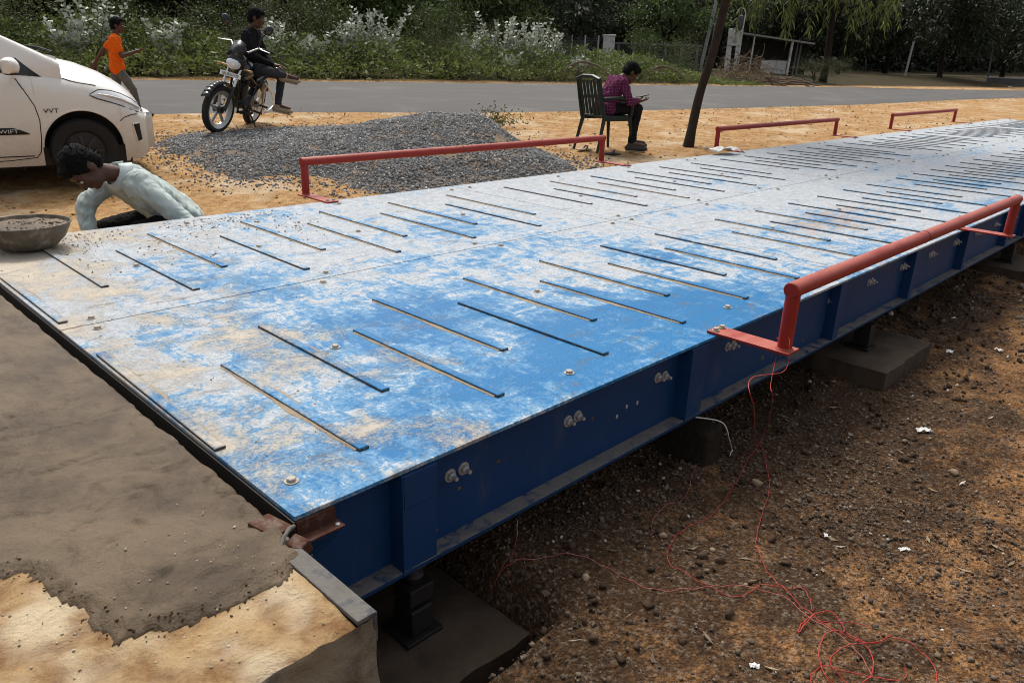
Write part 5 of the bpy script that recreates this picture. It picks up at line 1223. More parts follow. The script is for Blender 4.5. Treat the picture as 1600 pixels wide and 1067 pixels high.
# black side moulding with its lettering, fender badge
v, f = [], []
ss_ = np.linspace(-.43, -1.40, 40)
for s in ss_:
    e = min(1, max(.05, (-.43-s)/.12)); e = e**.6
    for h in (.455+.004, .455+.062*e): v.append(side(s, h, .006))
for i in range(39): f.append((2*i, 2*i+1, 2*i+3, 2*i+2))
mo = MB().add(v, f).build('side_moulding', M['blackplastic'], car, smooth=True); mo.modifiers.new('thickness', 'SOLIDIFY').thickness = .012
R_side = Matrix(((1, 0, 0, 0), (0, 0, -1, 0), (0, 1, 0, 0), (0, 0, 0, 1)))     # text reading from the right side: x forward, up z
M['silverpaint'] = simple('silver_lettering', (.62, .62, .62), .4, .3, .05)
p = side(-.60, .487, .0205); text('moulding_text', 'SWIFT', .046, M['silverpaint'], car, Matrix.Translation(p) @ R_side, .001, 1.35)
p = side(-.235, .655, .003); text('badge_text', 'VVT', .052, M['blackplastic'], car, Matrix.Translation(p) @ R_side @ Matrix.Rotation(.02, 4, 'Y'), .002, 1.3)
# greenhouse
def roofsec(s):
    base = kv(kSh, s)+.02; 
    top = float(np.interp(s, [-2.85, -2.6, -2.1, -1.4, -.98, -.54, -.10], [1.02, 1.30, 1.45, 1.49, 1.465, 1.30, 1.08]))
    wb = kv(kW, s)*.90; wt = np.interp(top, [1.05, 1.2, 1.45], [wb, wb*.93, wb*.80])
    return [(wb, base), (wb*.5+wt*.5+.012, (base+top)/2), (wt, top-.035), (wt*.9, top-.006), (wt*.5, top+.012), (0, top+.02)]
sg_ = np.linspace(-.10, -2.85, 44); rows = []
for s in sg_:
    c = spline([(a, b, 0) for a, b in roofsec(s)], 4)[:, :2]; rows.append(np.concatenate([np.column_stack([np.full(len(c), s), -c[:, 0], c[:, 1]]), np.column_stack([np.full(len(c)-1, s), c[-2::-1, 0], c[-2::-1, 1]])]))
n = len(rows[0]); V = np.concatenate(rows); i = (np.arange(43)[:, None]*n+np.arange(n-1)[None]).ravel()
obj_of('roof', fast_mesh('roof', V, np.stack([i, i+1, i+n+1, i+n], 1), M['car'], True), car)
def roofpt(s, t, off=.004, sg=-1):                                   # t: 0 at the belt, 1 at the roof edge
    c = spline([(a, b, 0) for a, b in roofsec(s)[:3]], 6)[:, :2]; u = np.linspace(0, 1, len(c)); return (s, sg*(np.interp(t, u, c[:, 0])+off), np.interp(t, u, c[:, 1]))
for sg in (-1, 1):
    for nm, outline in (('side_window', [(-.50, .06), (-.86, .90), (-1.40, .93), (-1.40, .06)]), ('side_window', [(-1.47, .06), (-1.47, .93), (-2.05, .90), (-2.20, .10)]), ('quarter_glass', [(-.25, .05), (-.43, .52), (-.45, .05)])):
        K = 8; P = [np.array(o) for o in outline]
        if len(P) == 3: P = [P[0], P[1], P[1], P[2]]
        v = []
        for a in range(K+1):
            for b in range(K+1):
                u, w = a/K, b/K; q = (P[0]*(1-u)+P[3]*u)*(1-w)+(P[1]*(1-u)+P[2]*u)*w; v.append(roofpt(q[0], q[1], .005, sg))
        MB().add(v, [(a*(K+1)+b, a*(K+1)+b+1, (a+1)*(K+1)+b+1, (a+1)*(K+1)+b) for a in range(K) for b in range(K)]).build(nm, M['glass'], car, smooth=True)
# windscreen and the dark cowl at its foot with the wipers
v = []
for s in np.linspace(-.16, -.94, 12):
    c = roofsec(s); 
    for q in np.linspace(-.86, .86, 15):
        zt = c[-1][1]-.012*abs(q); v.append((s, q*c[2][0]*1.0, zt+.006-.03*abs(q)**3))
ws = MB().add(v, [(a*15+b, a*15+b+1, (a+1)*15+b+1, (a+1)*15+b) for a in range(11) for b in range(14)]).build('windscreen', M['glass'], car, smooth=True)
v = []
for s in np.linspace(-.04, -.26, 6):
    for q in np.linspace(-.92, .92, 15): v.append((s-.10*abs(q)**2, q*.70, kv(kTo, s)+.016-.06*abs(q)**2))
MB().add(v, [(a*15+b, a*15+b+1, (a+1)*15+b+1, (a+1)*15+b) for a in range(5) for b in range(14)]).build('cowl', M['blackplastic'], car, smooth=True)
for y0, y1 in ((-.25, .40), (-.68, .0)):
    MB().tube([(-.13, y0, 1.15), (-.19, (y0+y1)/2, 1.18), (-.25, y1, 1.19)], .009, 6).build('wiper', M['blackplastic'], car, smooth=True)
# door mirror on a short arm
for sg in (-1, 1):
    m = MB(); m.sphere((-.50, sg*.93, 1.03), (.075, .10, .075), 16); m.box((-.535, sg*.935, 1.025), (.05, .155, .11)); mr = blob('mirror', m, M['car'], car, .012, 4)
    MB().tube([(-.46, sg*.74, .975), (-.49, sg*.86, .975)], [.03, .025], 8).build('mirror_arm', M['car'], mr, smooth=True)
    MB().box((-.50, sg*.93, .968), (.10, .15, .012)).build('mirror_trim', M['blackplastic'], mr, bevel=.004)
    m = MB(); m.box((-1.22, sg*(ysurf(-1.22, .80)+.014), .80), (.16, .022, .024)); m.build('door_handle', M['car'], car, bevel=.008)

# ================================================================== VEGETATION AND THE FAR SIDE OF THE ROAD
def at_depth(px, D, fn=ground_smooth):
    d = ray(px, 100.0); P = CAM + d*D; return np.array([P[0], P[1], float(fn(P[0], P[1]))])
def leaves(P, D, L, W, fold=.18, droop=.15):
    """one folded, drooping four-cornered leaf per point; returns vertices and quads"""
    n = len(P); D = D/(np.linalg.norm(D, axis=1)[:, None]+1e-9)
    r = RNG.normal(size=(n, 3)); S = np.cross(D, r); S /= np.linalg.norm(S, axis=1)[:, None]+1e-9; N = np.cross(S, D)
    L = np.broadcast_to(L, n)[:, None]; W = np.broadcast_to(W, n)[:, None]
    mid = P + D*L*.45 + N*L*fold*.5
    tip = P + D*L - np.array([0, 0, 1.0])*L*droop
    V = np.stack([P, mid+S*W*.5 - N*L*fold*.4, tip, mid-S*W*.5 - N*L*fold*.4], 1).reshape(-1, 3)
    return V, np.arange(4*n).reshape(n, 4)
def crown_points(n, rad, clumps, spread, low=-.6, rng=RNG):
    c = rng.normal(size=(clumps, 3)); c /= np.linalg.norm(c, axis=1)[:, None]; c *= (rng.random(clumps)**.45)[:, None]; c[:, 2] = np.where(c[:, 2] < low, -c[:, 2], c[:, 2])
    k = rng.integers(0, clumps, n); sz = rng.uniform(.5, 1.4, clumps)
    off = rng.normal(size=(n, 3))*spread*sz[k][:, None]; off[:, 2] *= .7
    P = c[k]+off; return P*np.array(rad), P
M['weed'] = leafmat('weed_leaves', (.045, .075, .014), (.215, .265, .070), .3, .6, (.30, .31, .18))
M['shrub'] = leafmat('shrub_leaves', (.014, .028, .007), (.115, .155, .042), .25)
M['shrub2'] = leafmat('dull_shrub_leaves', (.030, .040, .014), (.13, .145, .055), .25)
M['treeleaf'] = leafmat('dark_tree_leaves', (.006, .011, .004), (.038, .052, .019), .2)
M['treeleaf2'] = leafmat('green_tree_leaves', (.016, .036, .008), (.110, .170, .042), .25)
M['milkweed'] = leafmat('pale_milkweed_leaves', (.15, .19, .12), (.64, .68, .59), .2, .5)
M['droopleaf'] = leafmat('drooping_leaves', (.018, .030, .009), (.22, .27, .075), .3, .4)
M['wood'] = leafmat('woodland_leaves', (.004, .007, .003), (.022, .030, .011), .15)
M['bark'] = simple('grey_brown_bark', (.045, .034, .027), .95, 0, .45, 9, .8, .02, .1)
M['barkdark'] = simple('dark_bark', (.028, .022, .018), .95, 0, .4, 10, .8, .02, .1)
M['drywood'] = simple('dry_branch_wood', (.17, .13, .10), .9, 0, .4, 14, .4, .008, .1)
M['straw'] = leafmat('dry_straw', (.16, .115, .05), (.42, .33, .17), .2)
M['whitewash'] = simple('dirty_whitewash', (.78, .78, .76), .85, 0, .18, 3, .3, .01, .2, dirt=(.22, .22, .21), dirtamt=.7)
M['greywall'] = simple('grey_wall', (.13, .13, .135), .9, 0, .3, 3, .3, .01, .2)
M['mosswall'] = simple('mossy_wall', (.035, .036, .03), .95, 0, .4, 5, .4, .01, .1)
M['sheet'] = simple('grey_roof_sheet', (.32, .32, .33), .6, .1, .25, 4, .2, .005)

# roadside weeds, far side
n = 74000
x = RNG.uniform(-16, 30, n); dd = RNG.random(n)**.8*3.0; y = road_far(x)+.12+dd+.25*fbm(x, x*0, 3, .9)
hm = (.42+.60*ss(0, 1.8, dd))*(1+.55*fbm(x, y, 3, .55))*ss(29.5, 24, x)
hgt = np.maximum(hm, .05)*RNG.random(n)**.65
k = RNG.random(n) < .35+.65*(fbm(x, y, 3, 1.7) > -.25); x, y, hgt = x[k], y[k], hgt[k]
P = np.column_stack([x, y, ground_smooth(x, y)+hgt]); D = np.column_stack([RNG.normal(0, 1, len(x)), RNG.normal(0, 1, len(x)), RNG.uniform(.1, 1.5, len(x))])
bg_ = np.where(RNG.random(len(x)) < .16, 1.9, 1.0); V, Q = leaves(P, D, RNG.uniform(.05, .14, len(x))*bg_, RNG.uniform(.02, .05, len(x))*bg_)
tag(obj_of('roadside_weeds', fast_mesh('roadside_weeds', V, Q, M['weed'])), 'low green weeds growing thickly along the far edge of the road', kind='stuff')
# dry grass tufts on the sand and road edge
n = 5200; x = RNG.uniform(-6, 46, n); y = np.where(RNG.random(n) < .55, road_far(x)+RNG.uniform(-.12, .35, n), road_near(x)-np.abs(RNG.normal(0, .5, n))); k = fbm(x, y, 3, 1.2) > .05; x, y = x[k], y[k]
V, Q = leaves(np.column_stack([x, y, ground_smooth(x, y)]), np.column_stack([RNG.normal(0, .8, (len(x), 2)), RNG.uniform(.3, 1.2, len(x))]), RNG.uniform(.05, .16, len(x)), .012)
tag(obj_of('dry_grass', fast_mesh('dry_grass', V, Q, M['straw'])), 'thin dry grass along both edges of the road', kind='stuff')
# small weeds growing at the foot of the gravel heap
hp = on_ground(770, 200, fn=ground_smooth); n = 420; q = hp[None, :2]+RNG.normal(0, .22, (n, 2)); 
V, Q = leaves(np.column_stack([q, ground_smooth(q[:, 0], q[:, 1])+np.abs(RNG.normal(0, .10, n))+.06]), RNG.normal(0, 1, (n, 3))+[0, 0, .7], .07, .022)
tag(obj_of('weed_tuft', fast_mesh('weed_tuft', V, Q, M['shrub2'])), 'small dark weed tuft at the right flank of the gravel heap', 'weed', kind='stuff')

def stems_mesh(base, tips, r0=.02, mat='bark'):
    m = MB()
    for t in tips:
        b = np.array([t[0]*.12, t[1]*.12, 0]); mid = (b+t)/2+np.array([t[0]*.08, t[1]*.08, .1*t[2]])*.6+RNG.normal(0, .05, 3)
        m.tube([b, mid, t], [r0, r0*.7, r0*.35], 5, caps=False)
    me = m.mesh(base); me.materials.append(M[mat]); return me
def shrub_proto(rad, n, clumps, ll, lw, mat, spread=.28, zc=None):
    P, U = crown_points(n, rad, clumps, spread, -.75); zc = zc if zc is not None else rad[2]*.92
    P[:, 2] += zc; P[:, 2] = np.maximum(P[:, 2], .03)
    D = U+RNG.normal(0, .8, (n, 3))+np.array([0, 0, .25]); V, Q = leaves(P, D, RNG.uniform(ll*.6, ll*1.4, n), RNG.uniform(lw*.6, lw*1.3, n))
    tips = [np.array([RNG.normal(0, rad[0]*.45), RNG.normal(0, rad[1]*.45), zc+RNG.uniform(-.3, .6)*rad[2]]) for _ in range(9)]
    return fast_mesh('foliage', V, Q, M[mat]), stems_mesh('stem', tips, .022)
def milk_proto(h, ns=15):
    P, D, L = [], [], []; m = MB()
    for s in range(ns):
        a = RNG.uniform(0, 2*PI); lean = RNG.uniform(.1, .55); H = h*RNG.uniform(.55, 1.0); tip = np.array([math.cos(a)*lean*H, math.sin(a)*lean*H, H*.98])
        m.tube([np.array([tip[0]*.1, tip[1]*.1, 0]), tip*.5+[0, 0, .08*H], tip], [.016, .012, .006], 5, caps=False)
        for k in range(11):
            t = .36+.64*k/10; c = tip*t+np.array([0, 0, .3*H*t*(1-t)*.6]); b = a+(k % 2)*PI/2+RNG.normal(0, .35)
            for e in (0, PI): P.append(c); D.append((math.cos(b+e), math.sin(b+e), RNG.uniform(.35, 1.1))); L.append(RNG.uniform(.15, .26)*(1.1-.35*t))
    V, Q = leaves(np.array(P), np.array(D), np.array(L), np.array(L)*.62, .12, .1); me = m.mesh('stem'); me.materials.append(M['drywood'])
    return fast_mesh('foliage', V, Q, M['milkweed']), me
def plant(name, protos, loc, rz, sc, label, cat, group):
    t = thing(name, label, cat, loc, rz, group); t.scale = (sc[0], sc[0], sc[1]) if not np.isscalar(sc) else (sc, sc, sc)
    for nm, me in zip(('foliage', 'stem'), protos): obj_of(nm, me, t)
    return t
SH = [shrub_proto((1.0, .8, .85), 3400, 26, .075, .032, 'shrub'), shrub_proto((1.2, .9, 1.0), 3800, 30, .065, .026, 'shrub2'), shrub_proto((.8, .8, 1.15), 3200, 24, .085, .035, 'shrub')]
MW = [milk_proto(1.55), milk_proto(1.9, 18), milk_proto(1.25, 12)]
G2 = 'pale leaved milkweed shrubs along the road'
for i, (px, dx, k, s, lab) in enumerate([
    (112, 1.3, 2, 1.0, 'pale leaved shrub left of the boy in orange, in front of dark wood'), (150, 1.9, 1, .92, 'taller pale leaved shrub directly behind the head of the boy in orange'),
    (262, 1.5, 0, .85, 'pale leaved shrub between the boy in orange and the motorbike'), (432, 2.0, 0, .95, 'pale leaved shrub just right of the head of the man in black'),
    (487, 1.5, 2, .95, 'small pale leaved shrub low in the weeds right of the motorbike'), (545, 2.1, 0, 1.0, 'pale leaved shrub with spreading low stems, left one of a close pair'),
    (590, 2.2, 1, 1.05, 'bright white leaved shrub standing tallest in the middle of the verge'), (735, 2.0, 0, .95, 'pale leaved shrub on the left flank of the broad pale thicket'),
    (782, 2.6, 1, 1.05, 'pale leaved shrub forming the top of the broad pale thicket'), (822, 2.3, 1, 1.0, 'pale leaved shrub in the middle of the broad pale thicket'),
    (862, 2.2, 0, 1.05, 'pale leaved shrub on the right flank of the thicket next to the lattice fence'), (797, 1.2, 2, .7, 'low pale leaved shrub in front of the broad pale thicket'),
    (905, .7, 2, .7, 'small pale leaved shrub behind the green chair')]):
    # find the point on the sight line of px that lies dx metres past the road edge
    for D in np.arange(14, 50, .1):
        p = at_depth(px, D)
        if p[1] > road_far(p[0])+dx: break
    plant('milkweed_shrub', MW[k], p, i*1.7, s, lab, 'shrub', G2)
G3 = 'green bushes behind the roadside weeds'
BL = ['green bush beyond the left edge, behind the car windscreen', 'low green bush behind the white car bonnet at the far left', 'green bush in the dark left of the first pale leaved shrub', 'tall green bush behind the right shoulder of the boy in orange', 'low green bush just in front of the walking boy in orange',
 'green bush halfway between the boy in orange and the motorbike', 'green bush behind the motorbike mirrors', 'green bush directly behind the head of the man in black', 'tallest dull green bush right of the man in black', 'upright bush between the two pale leaved shrubs right of the motorbike', 'green bush right of the brightest pale leaved shrub', 'tall upright green bush in the gap between the pale thickets', 'dark green bush left of the broad pale thicket',
 'dull bush growing inside the left of the broad pale thicket', 'green bush behind the right flank of the broad pale thicket', 'small low bush at the road edge in the gap between the pale thickets', 'small low bush below the brightest pale leaved shrub', 'small low bush at the road edge behind the motorbike tail', 'upright bush in front of the grey boundary wall, nearer the white pillar', 'green bush in the middle of the grey boundary wall', 'dull bush at the right of the boundary wall beside the leaning trunk', 'little bush in the weeds behind the head of the man in purple', 'little bush in the weeds just left of the leaning trunk', 'little bush in the weeds below the white pillar']
i = 0
for px, dx, k, s in [(-60, 2.2, 1, 1.0), (10, 2.4, 0, .95), (60, 3.4, 1, 1.2), (190, 3.2, 2, 1.0), (215, 2.2, 0, .8), (300, 2.4, 1, .95), (345, 3.3, 0, 1.1), (400, 3.0, 1, 1.15), (470, 3.2, 1, 1.3), (515, 3.6, 2, 1.15), (640, 2.8, 0, 1.15), (680, 3.2, 2, 1.25), (715, 3.4, 0, 1.1), (760, 3.0, 1, 1.0), (845, 3.4, 0, 1.2), (690, 1.6, 1, .7), (560, 1.7, 0, .65), (380, 1.7, 1, .62),
                     (1005, 3.4, 2, .85), (1040, 3.0, 0, .85), (1075, 3.6, 1, .9), (1000, 1.2, 1, .5), (1055, 1.0, 0, .45), (930, 1.3, 1, .45)]:
    for D in np.arange(14, 60, .1):
        p = at_depth(px, D)
        if p[1] > road_far(p[0])+dx: break
    plant('roadside_bush', SH[k], p, i*2.1, (s, s*RNG.uniform(.9, 1.15)), BL[i], 'bush', G3); i += 1
for px, D, s, lab in ((1278, 36.5, .62, 'round grassy bush at the right end of the brush pile'), (1312, 44, .5, 'low bush on the sandy verge right of the shed')):
    plant('roadside_bush', SH[1], at_depth(px, D), px, (s*1.5, s), lab, 'bush', G3)

# trees: trunk with limbs, and a crown of leaf clumps
def limb(m, a, b, r0, r1, n=5, wob=.06):
    a = np.array(a, float); b = np.array(b, float); pts = [a+(b-a)*t+RNG.normal(0, wob, 3)*math.sin(PI*t)*np.linalg.norm(b-a) for t in np.linspace(0, 1, n)]
    m.tube(pts, list(np.linspace(r0, r1, n)), 8, caps=False); return pts
def tree_proto(H, trunk_h, rad, n, clumps, ll, lw, mat, tr=.16, spread=.24, low=-.8):
    m = MB(); top = np.array([RNG.normal(0, .15), RNG.normal(0, .15), trunk_h]); m.tube([(0, 0, -.2), (0, 0, .1), top*.5+RNG.normal(0, .05, 3), top], [tr*1.5, tr*1.1, tr*.9, tr*.8], 10, caps=False)
    zc = H-rad[2]
    for k in range(8):
        a = 2*PI*k/8+RNG.normal(0, .3); limb(m, top, (math.cos(a)*rad[0]*.6, math.sin(a)*rad[1]*.6, zc+RNG.uniform(-.2, .7)*rad[2]), tr*.55, .03)
    me = m.mesh('trunk'); me.materials.append(M['barkdark'])
    for p in me.polygons: p.use_smooth = True
    P, U = crown_points(n, rad, clumps, spread, low); P[:, 2] += zc; P[:, 2] = np.maximum(P[:, 2], .2)
    V, Q = leaves(P, U+RNG.normal(0, .7, (n, 3)), RNG.uniform(ll*.6, ll*1.4, n), RNG.uniform(lw*.6, lw*1.3, n), .15, .35)
    return fast_mesh('crown', V, Q, M[mat]), me
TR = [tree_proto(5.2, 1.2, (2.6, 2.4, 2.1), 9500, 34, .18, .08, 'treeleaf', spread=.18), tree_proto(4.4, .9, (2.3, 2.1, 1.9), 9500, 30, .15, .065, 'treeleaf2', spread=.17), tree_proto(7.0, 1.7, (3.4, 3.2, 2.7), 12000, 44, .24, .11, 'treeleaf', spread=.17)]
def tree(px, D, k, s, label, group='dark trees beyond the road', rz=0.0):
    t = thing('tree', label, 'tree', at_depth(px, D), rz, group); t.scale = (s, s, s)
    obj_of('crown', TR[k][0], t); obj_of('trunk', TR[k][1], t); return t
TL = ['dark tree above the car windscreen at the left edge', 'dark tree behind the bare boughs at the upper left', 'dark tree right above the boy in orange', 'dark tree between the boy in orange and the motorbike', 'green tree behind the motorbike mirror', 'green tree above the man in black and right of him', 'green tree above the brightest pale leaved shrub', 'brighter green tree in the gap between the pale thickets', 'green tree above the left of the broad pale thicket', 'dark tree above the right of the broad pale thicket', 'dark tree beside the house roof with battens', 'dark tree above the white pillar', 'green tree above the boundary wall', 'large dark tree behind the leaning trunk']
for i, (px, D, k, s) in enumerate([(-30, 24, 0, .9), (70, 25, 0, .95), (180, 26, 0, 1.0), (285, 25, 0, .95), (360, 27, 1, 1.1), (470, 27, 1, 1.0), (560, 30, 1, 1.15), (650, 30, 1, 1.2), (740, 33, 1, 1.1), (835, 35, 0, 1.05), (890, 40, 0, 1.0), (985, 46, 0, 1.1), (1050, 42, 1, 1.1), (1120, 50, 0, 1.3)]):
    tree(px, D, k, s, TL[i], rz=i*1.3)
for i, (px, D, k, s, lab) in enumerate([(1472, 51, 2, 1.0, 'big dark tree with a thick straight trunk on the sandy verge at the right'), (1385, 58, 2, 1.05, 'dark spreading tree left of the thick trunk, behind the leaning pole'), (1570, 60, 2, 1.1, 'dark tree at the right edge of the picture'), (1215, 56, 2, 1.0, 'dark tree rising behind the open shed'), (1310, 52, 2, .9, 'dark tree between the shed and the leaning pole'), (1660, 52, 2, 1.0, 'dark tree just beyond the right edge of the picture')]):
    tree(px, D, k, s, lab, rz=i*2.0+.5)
# distant woodland that closes the view
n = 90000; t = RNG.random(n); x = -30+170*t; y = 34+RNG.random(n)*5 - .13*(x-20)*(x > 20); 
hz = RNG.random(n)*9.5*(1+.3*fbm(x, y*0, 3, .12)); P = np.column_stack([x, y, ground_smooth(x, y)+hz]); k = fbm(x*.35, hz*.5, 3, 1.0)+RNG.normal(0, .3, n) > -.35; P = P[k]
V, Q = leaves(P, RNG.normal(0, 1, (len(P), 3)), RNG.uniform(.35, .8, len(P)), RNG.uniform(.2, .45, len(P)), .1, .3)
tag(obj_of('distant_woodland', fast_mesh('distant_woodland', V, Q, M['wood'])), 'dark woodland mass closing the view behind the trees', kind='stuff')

# bare dark boughs in the gloom at the upper left
bo = thing('dead_boughs', 'bare crooked boughs hanging in the dark wood above the boy', 'boughs', at_depth(150, 21.5))
m = MB()
for k in range(7):
    a = (-2.2+.7*k, RNG.uniform(-.4, .4), 2.2+RNG.uniform(-.3, .8)); limb(m, a, (a[0]+RNG.uniform(.5, 1.6), RNG.uniform(-.5, .5), a[2]-RNG.uniform(.4, 1.1)), .028, .008, 6, .08)
limb(m, (0, 0, -.1), (.2, 0, 2.6), .09, .05); m.build('bough', M['drywood'], bo, smooth=True)

# drooping-leaved tree right of the shed
dt = thing('drooping_tree', 'tree with long drooping leaf sprays hanging into view above the shed', 'tree', at_depth(1290, 37))
m = MB(); m.tube([(0, 0, -.2), (.05, 0, 1.5), (-.1, 0, 3.4)], [.20, .15, .12], 10, caps=False); P, D, L = [], [], []
base = dt.location
rx = CR.copy(); rx[2] = 0; rx = unit(rx)                              # the tree spreads along the road side
for k in range(54):
    u = RNG.uniform(-4.8, 3.6); v = RNG.uniform(-1.2, 1.2); z0 = 4.6+RNG.uniform(-.7, .7)-.10*abs(u); tipz = z0-RNG.uniform(.9, 2.3)
    a = np.array([rx[0]*u-rx[1]*v, rx[1]*u+rx[0]*v, z0]); b = a+np.array([RNG.normal(0, .25), RNG.normal(0, .25), tipz-z0])
    if k < 20: limb(m, (-.1, 0, 3.3), a, .06, .02)
    m.tube([a, (a+b)/2+RNG.normal(0, .06, 3), b], [.012, .009, .004], 4, caps=False)
    for j in range(26):
        t = RNG.random(); P.append(a+(b-a)*t); D.append((RNG.normal(0, .5), RNG.normal(0, .5), -.9)); L.append(RNG.uniform(.22, .46))
o = m.build('trunk', M['barkdark'], dt, smooth=True); L = np.array(L)
V, Q = leaves(np.array(P), np.array(D), L, L*.20, .1, .25); obj_of('crown', fast_mesh('crown', V, Q, M['droopleaf']), dt)

# leaning tree beside the seated man
ft = thing('leaning_tree', 'leaning tree trunk on the sand between the seated man and the second far rail', 'tree', on_ground(1076, 229))
o0 = np.array(ft.location); tp = np.array([on_ground(1076, 229)+[0, 0, -.12], on_ground(1076, 229)+[0, 0, .05], (8.76, 4.50, .48), (8.82, 4.40, 1.05), (8.87, 4.33, 1.66), (9.0, 4.2, 2.5), (9.25, 4.0, 3.3)])-o0
c = spline(tp, 10); rr = np.interp(np.arange(len(c)), [0, 9, 14, 22, 40, len(c)-1], [.100, .078, .062, .057, .055, .042])*(1+.07*perlin(np.arange(len(c))*.35, np.zeros(len(c))))
m = MB(); m.tube(c, list(rr), 16, caps=False)
tops = []
for k in range(11):
    a = 2*PI*k/11; b = np.array([tp[-1][0]+math.cos(a)*RNG.uniform(1.2, 2.3), tp[-1][1]+math.sin(a)*RNG.uniform(1.2, 2.3), tp[-1][2]+RNG.uniform(.1, 1.5)]); tops += limb(m, tp[-1] if k % 2 else tp[-2], b, .05, .012, 6)[2:]
m.build('trunk', M['bark'], ft, smooth=True, sharp=60)
P, U = crown_points(9000, (2.3, 2.2, 1.3), 70, .22, -.95); P += tp[-1]+np.array([.2, 0, 1.1])
q = np.array(tops); P2 = q[RNG.integers(0, len(q), 3000)]+RNG.normal(0, .22, (3000, 3)); P3 = np.array([8.93, 4.28, 1.95])-o0+RNG.normal(0, 1, (900, 3))*[.55, .55, .16]; P = np.concatenate([P, P2, P3]); P = P[P[:, 2]+o0[2] > 1.52+.25*np.hypot(P[:, 0]-tp[-1][0], P[:, 1]-tp[-1][1])**.5*0+.18*RNG.random(len(P))]
V, Q = leaves(P, RNG.normal(0, 1, (len(P), 3))-[0, 0, .3], RNG.uniform(.07, .15, len(P)), RNG.uniform(.02, .045, len(P)), .12, .4); obj_of('crown', fast_mesh('crown', V, Q, M['treeleaf2']), ft)

# ------------------------------------------------------------------ fence, pillar, shed, poles, house, brush
def facing(p): return math.atan2(p[1]-CAM[1], p[0]-CAM[0])-PI/2       # a thing whose front looks back at the road
def zpx(p, py, px): d = ray(px, py); n_ = v3(p[0]-CAM[0], p[1]-CAM[1], 0); return (CAM + d*((n_@(p-CAM))/(n_@d)))[2]
p = at_depth(949, 36); gp_ = thing('gate_pillar', 'white washed square pillar standing in the weeds beside the lattice fence', 'pillar', p, facing(p))
h = zpx(p, 57, 949)-p[2]; m = MB(); m.span((-.27, -.25, -.1), (.27, .25, h)); m.build('pillar_shaft', M['whitewash'], gp_, bevel=.02)
m = MB(); m.span((-.31, -.29, h+.002), (.31, .29, h+.07)); m.build('pillar_cap', M['whitewash'], gp_, bevel=.015)
p = at_depth(906, 36.3); lf = thing('lattice_fence', 'dark lattice fence with pale posts left of the white pillar', 'fence', p, facing(p)); h = zpx(p, 58, 906)-p[2]
for k in range(4):
    m = MB(); m.span((-1.05+k*.62-.035, -.035, -.1), (-1.05+k*.62+.035, .035, h+.08)); m.build('post', M['whitewash'], lf)
for r in range(7):
    z = h-.05-r*.115; m = MB(); m.span((-1.05, -.014, z-.016), (.85, .014, z+.016)); m.build('rail', M['greywall'], lf)
for k in range(17):
    m = MB(); x = -1.0+k*.115; m.span((x-.014, .016, h-.80), (x+.014, .034, h-.02)); m.build('bar', M['greywall'], lf)
p = at_depth(1008, 37); bw = thing('boundary_wall', 'low grey boundary wall with a coping right of the white pillar', 'wall', p, facing(p)); h = zpx(p, 68, 1008)-p[2]
m = MB(); m.span((-1.5, -.1, -.2), (2.6, .1, h-.09)); m.build('wall_body', M['mosswall'], bw); m = MB(); m.span((-1.52, -.13, h-.088), (2.62, .13, h)); m.build('coping', M['greywall'], bw, bevel=.01)
m = MB()
for k in range(6): m = MB(); m.span((-1.4+k*.75, -.125, -.15), (-1.28+k*.75, -.102, h-.10)); m.build('pier', M['greywall'], bw)
# house gable with a battened roof
p = at_depth(918, 47); ho = thing('house', 'corner of a house roof with horizontal grey battens above the fence', 'house', p, facing(p)+.25)
z0 = zpx(p, 33, 918)-p[2]
m = MB(); m.span((-2.6, .3, -.2), (.2, 3.4, z0-.05)); m.build('wall', M['greywall'], ho)
m = MB(); m.add([(-2.8, 0, z0), (.50, 0, z0), (-.6, 2.2, z0+1.9), (-2.8, 2.2, z0+1.9), (-2.8, 0, z0-.06), (.50, 0, z0-.06), (-.6, 2.2, z0+1.84), (-2.8, 2.2, z0+1.84)], [(0,1,2,3),(7,6,5,4),(0,4,5,1),(1,5,6,2),(2,6,7,3),(3,7,4,0)]); rf = m.build('roof', M['greywall'], ho)
for k in range(11):
    t = k/11; m = MB(); m.box(((-2.8+.5-1.1*t)/2, 2.2*t-.01, z0+1.9*t+.045), (3.3-1.1*t, .05, .06)); m.build('roof_batten', M['sheet'], rf)
# open shed: white block at its left, thin sloping roof on posts
p = at_depth(1195, 41); shd = thing('open_shed', 'open roadside shed with thin sloping roof on posts and white block at left', 'shed', p, facing(p))
zr = zpx(p, 61, 1195)-p[2]
m = MB(); m.box((.45, 0, zr), (3.75, 1.9, .05), Euler((0, .115, 0))); rf = m.build('roof_sheet', M['greywall'], shd)
m = MB(); m.box((.45, -.972, zr+.012), (3.78, .03, .085), Euler((0, .115, 0))); m.build('fascia', M['sheet'], shd)
for x in (-.75, 1.18, 1.45, 1.62):
    for y in ((-.8,) if x != 1.18 else (-.8, .8)):
        m = MB(); m.tube([(x, y, -.1), (x+.06, y, zr-.03-(x-.45)*.115)], .055 if x == 1.18 else .04, 8); m.build('post', M['whitewash'] if x in (1.18, -.75) else M['greywall'], shd, smooth=True)
m = MB(); m.span((-2.05, -.9, zr-.42), (-1.32, -.35, zr+.42)); m.build('white_block', M['whitewash'], shd, bevel=.04)
for x in (-1.93, -1.46): m = MB(); m.span((x-.13, -.85, -.1), (x+.13, -.45, zr-.42)); m.build('pier', M['whitewash'], shd, bevel=.02)
m = MB(); m.span((-.2, -.3, -.1), (1.1, .3, .62)); m.build('counter', M['whitewash'], shd, bevel=.02)
m = MB(); m.span((-1.3, .85, -.1), (2.1, .92, zr-.1)); m.build('back_wall', M['mosswall'], shd)
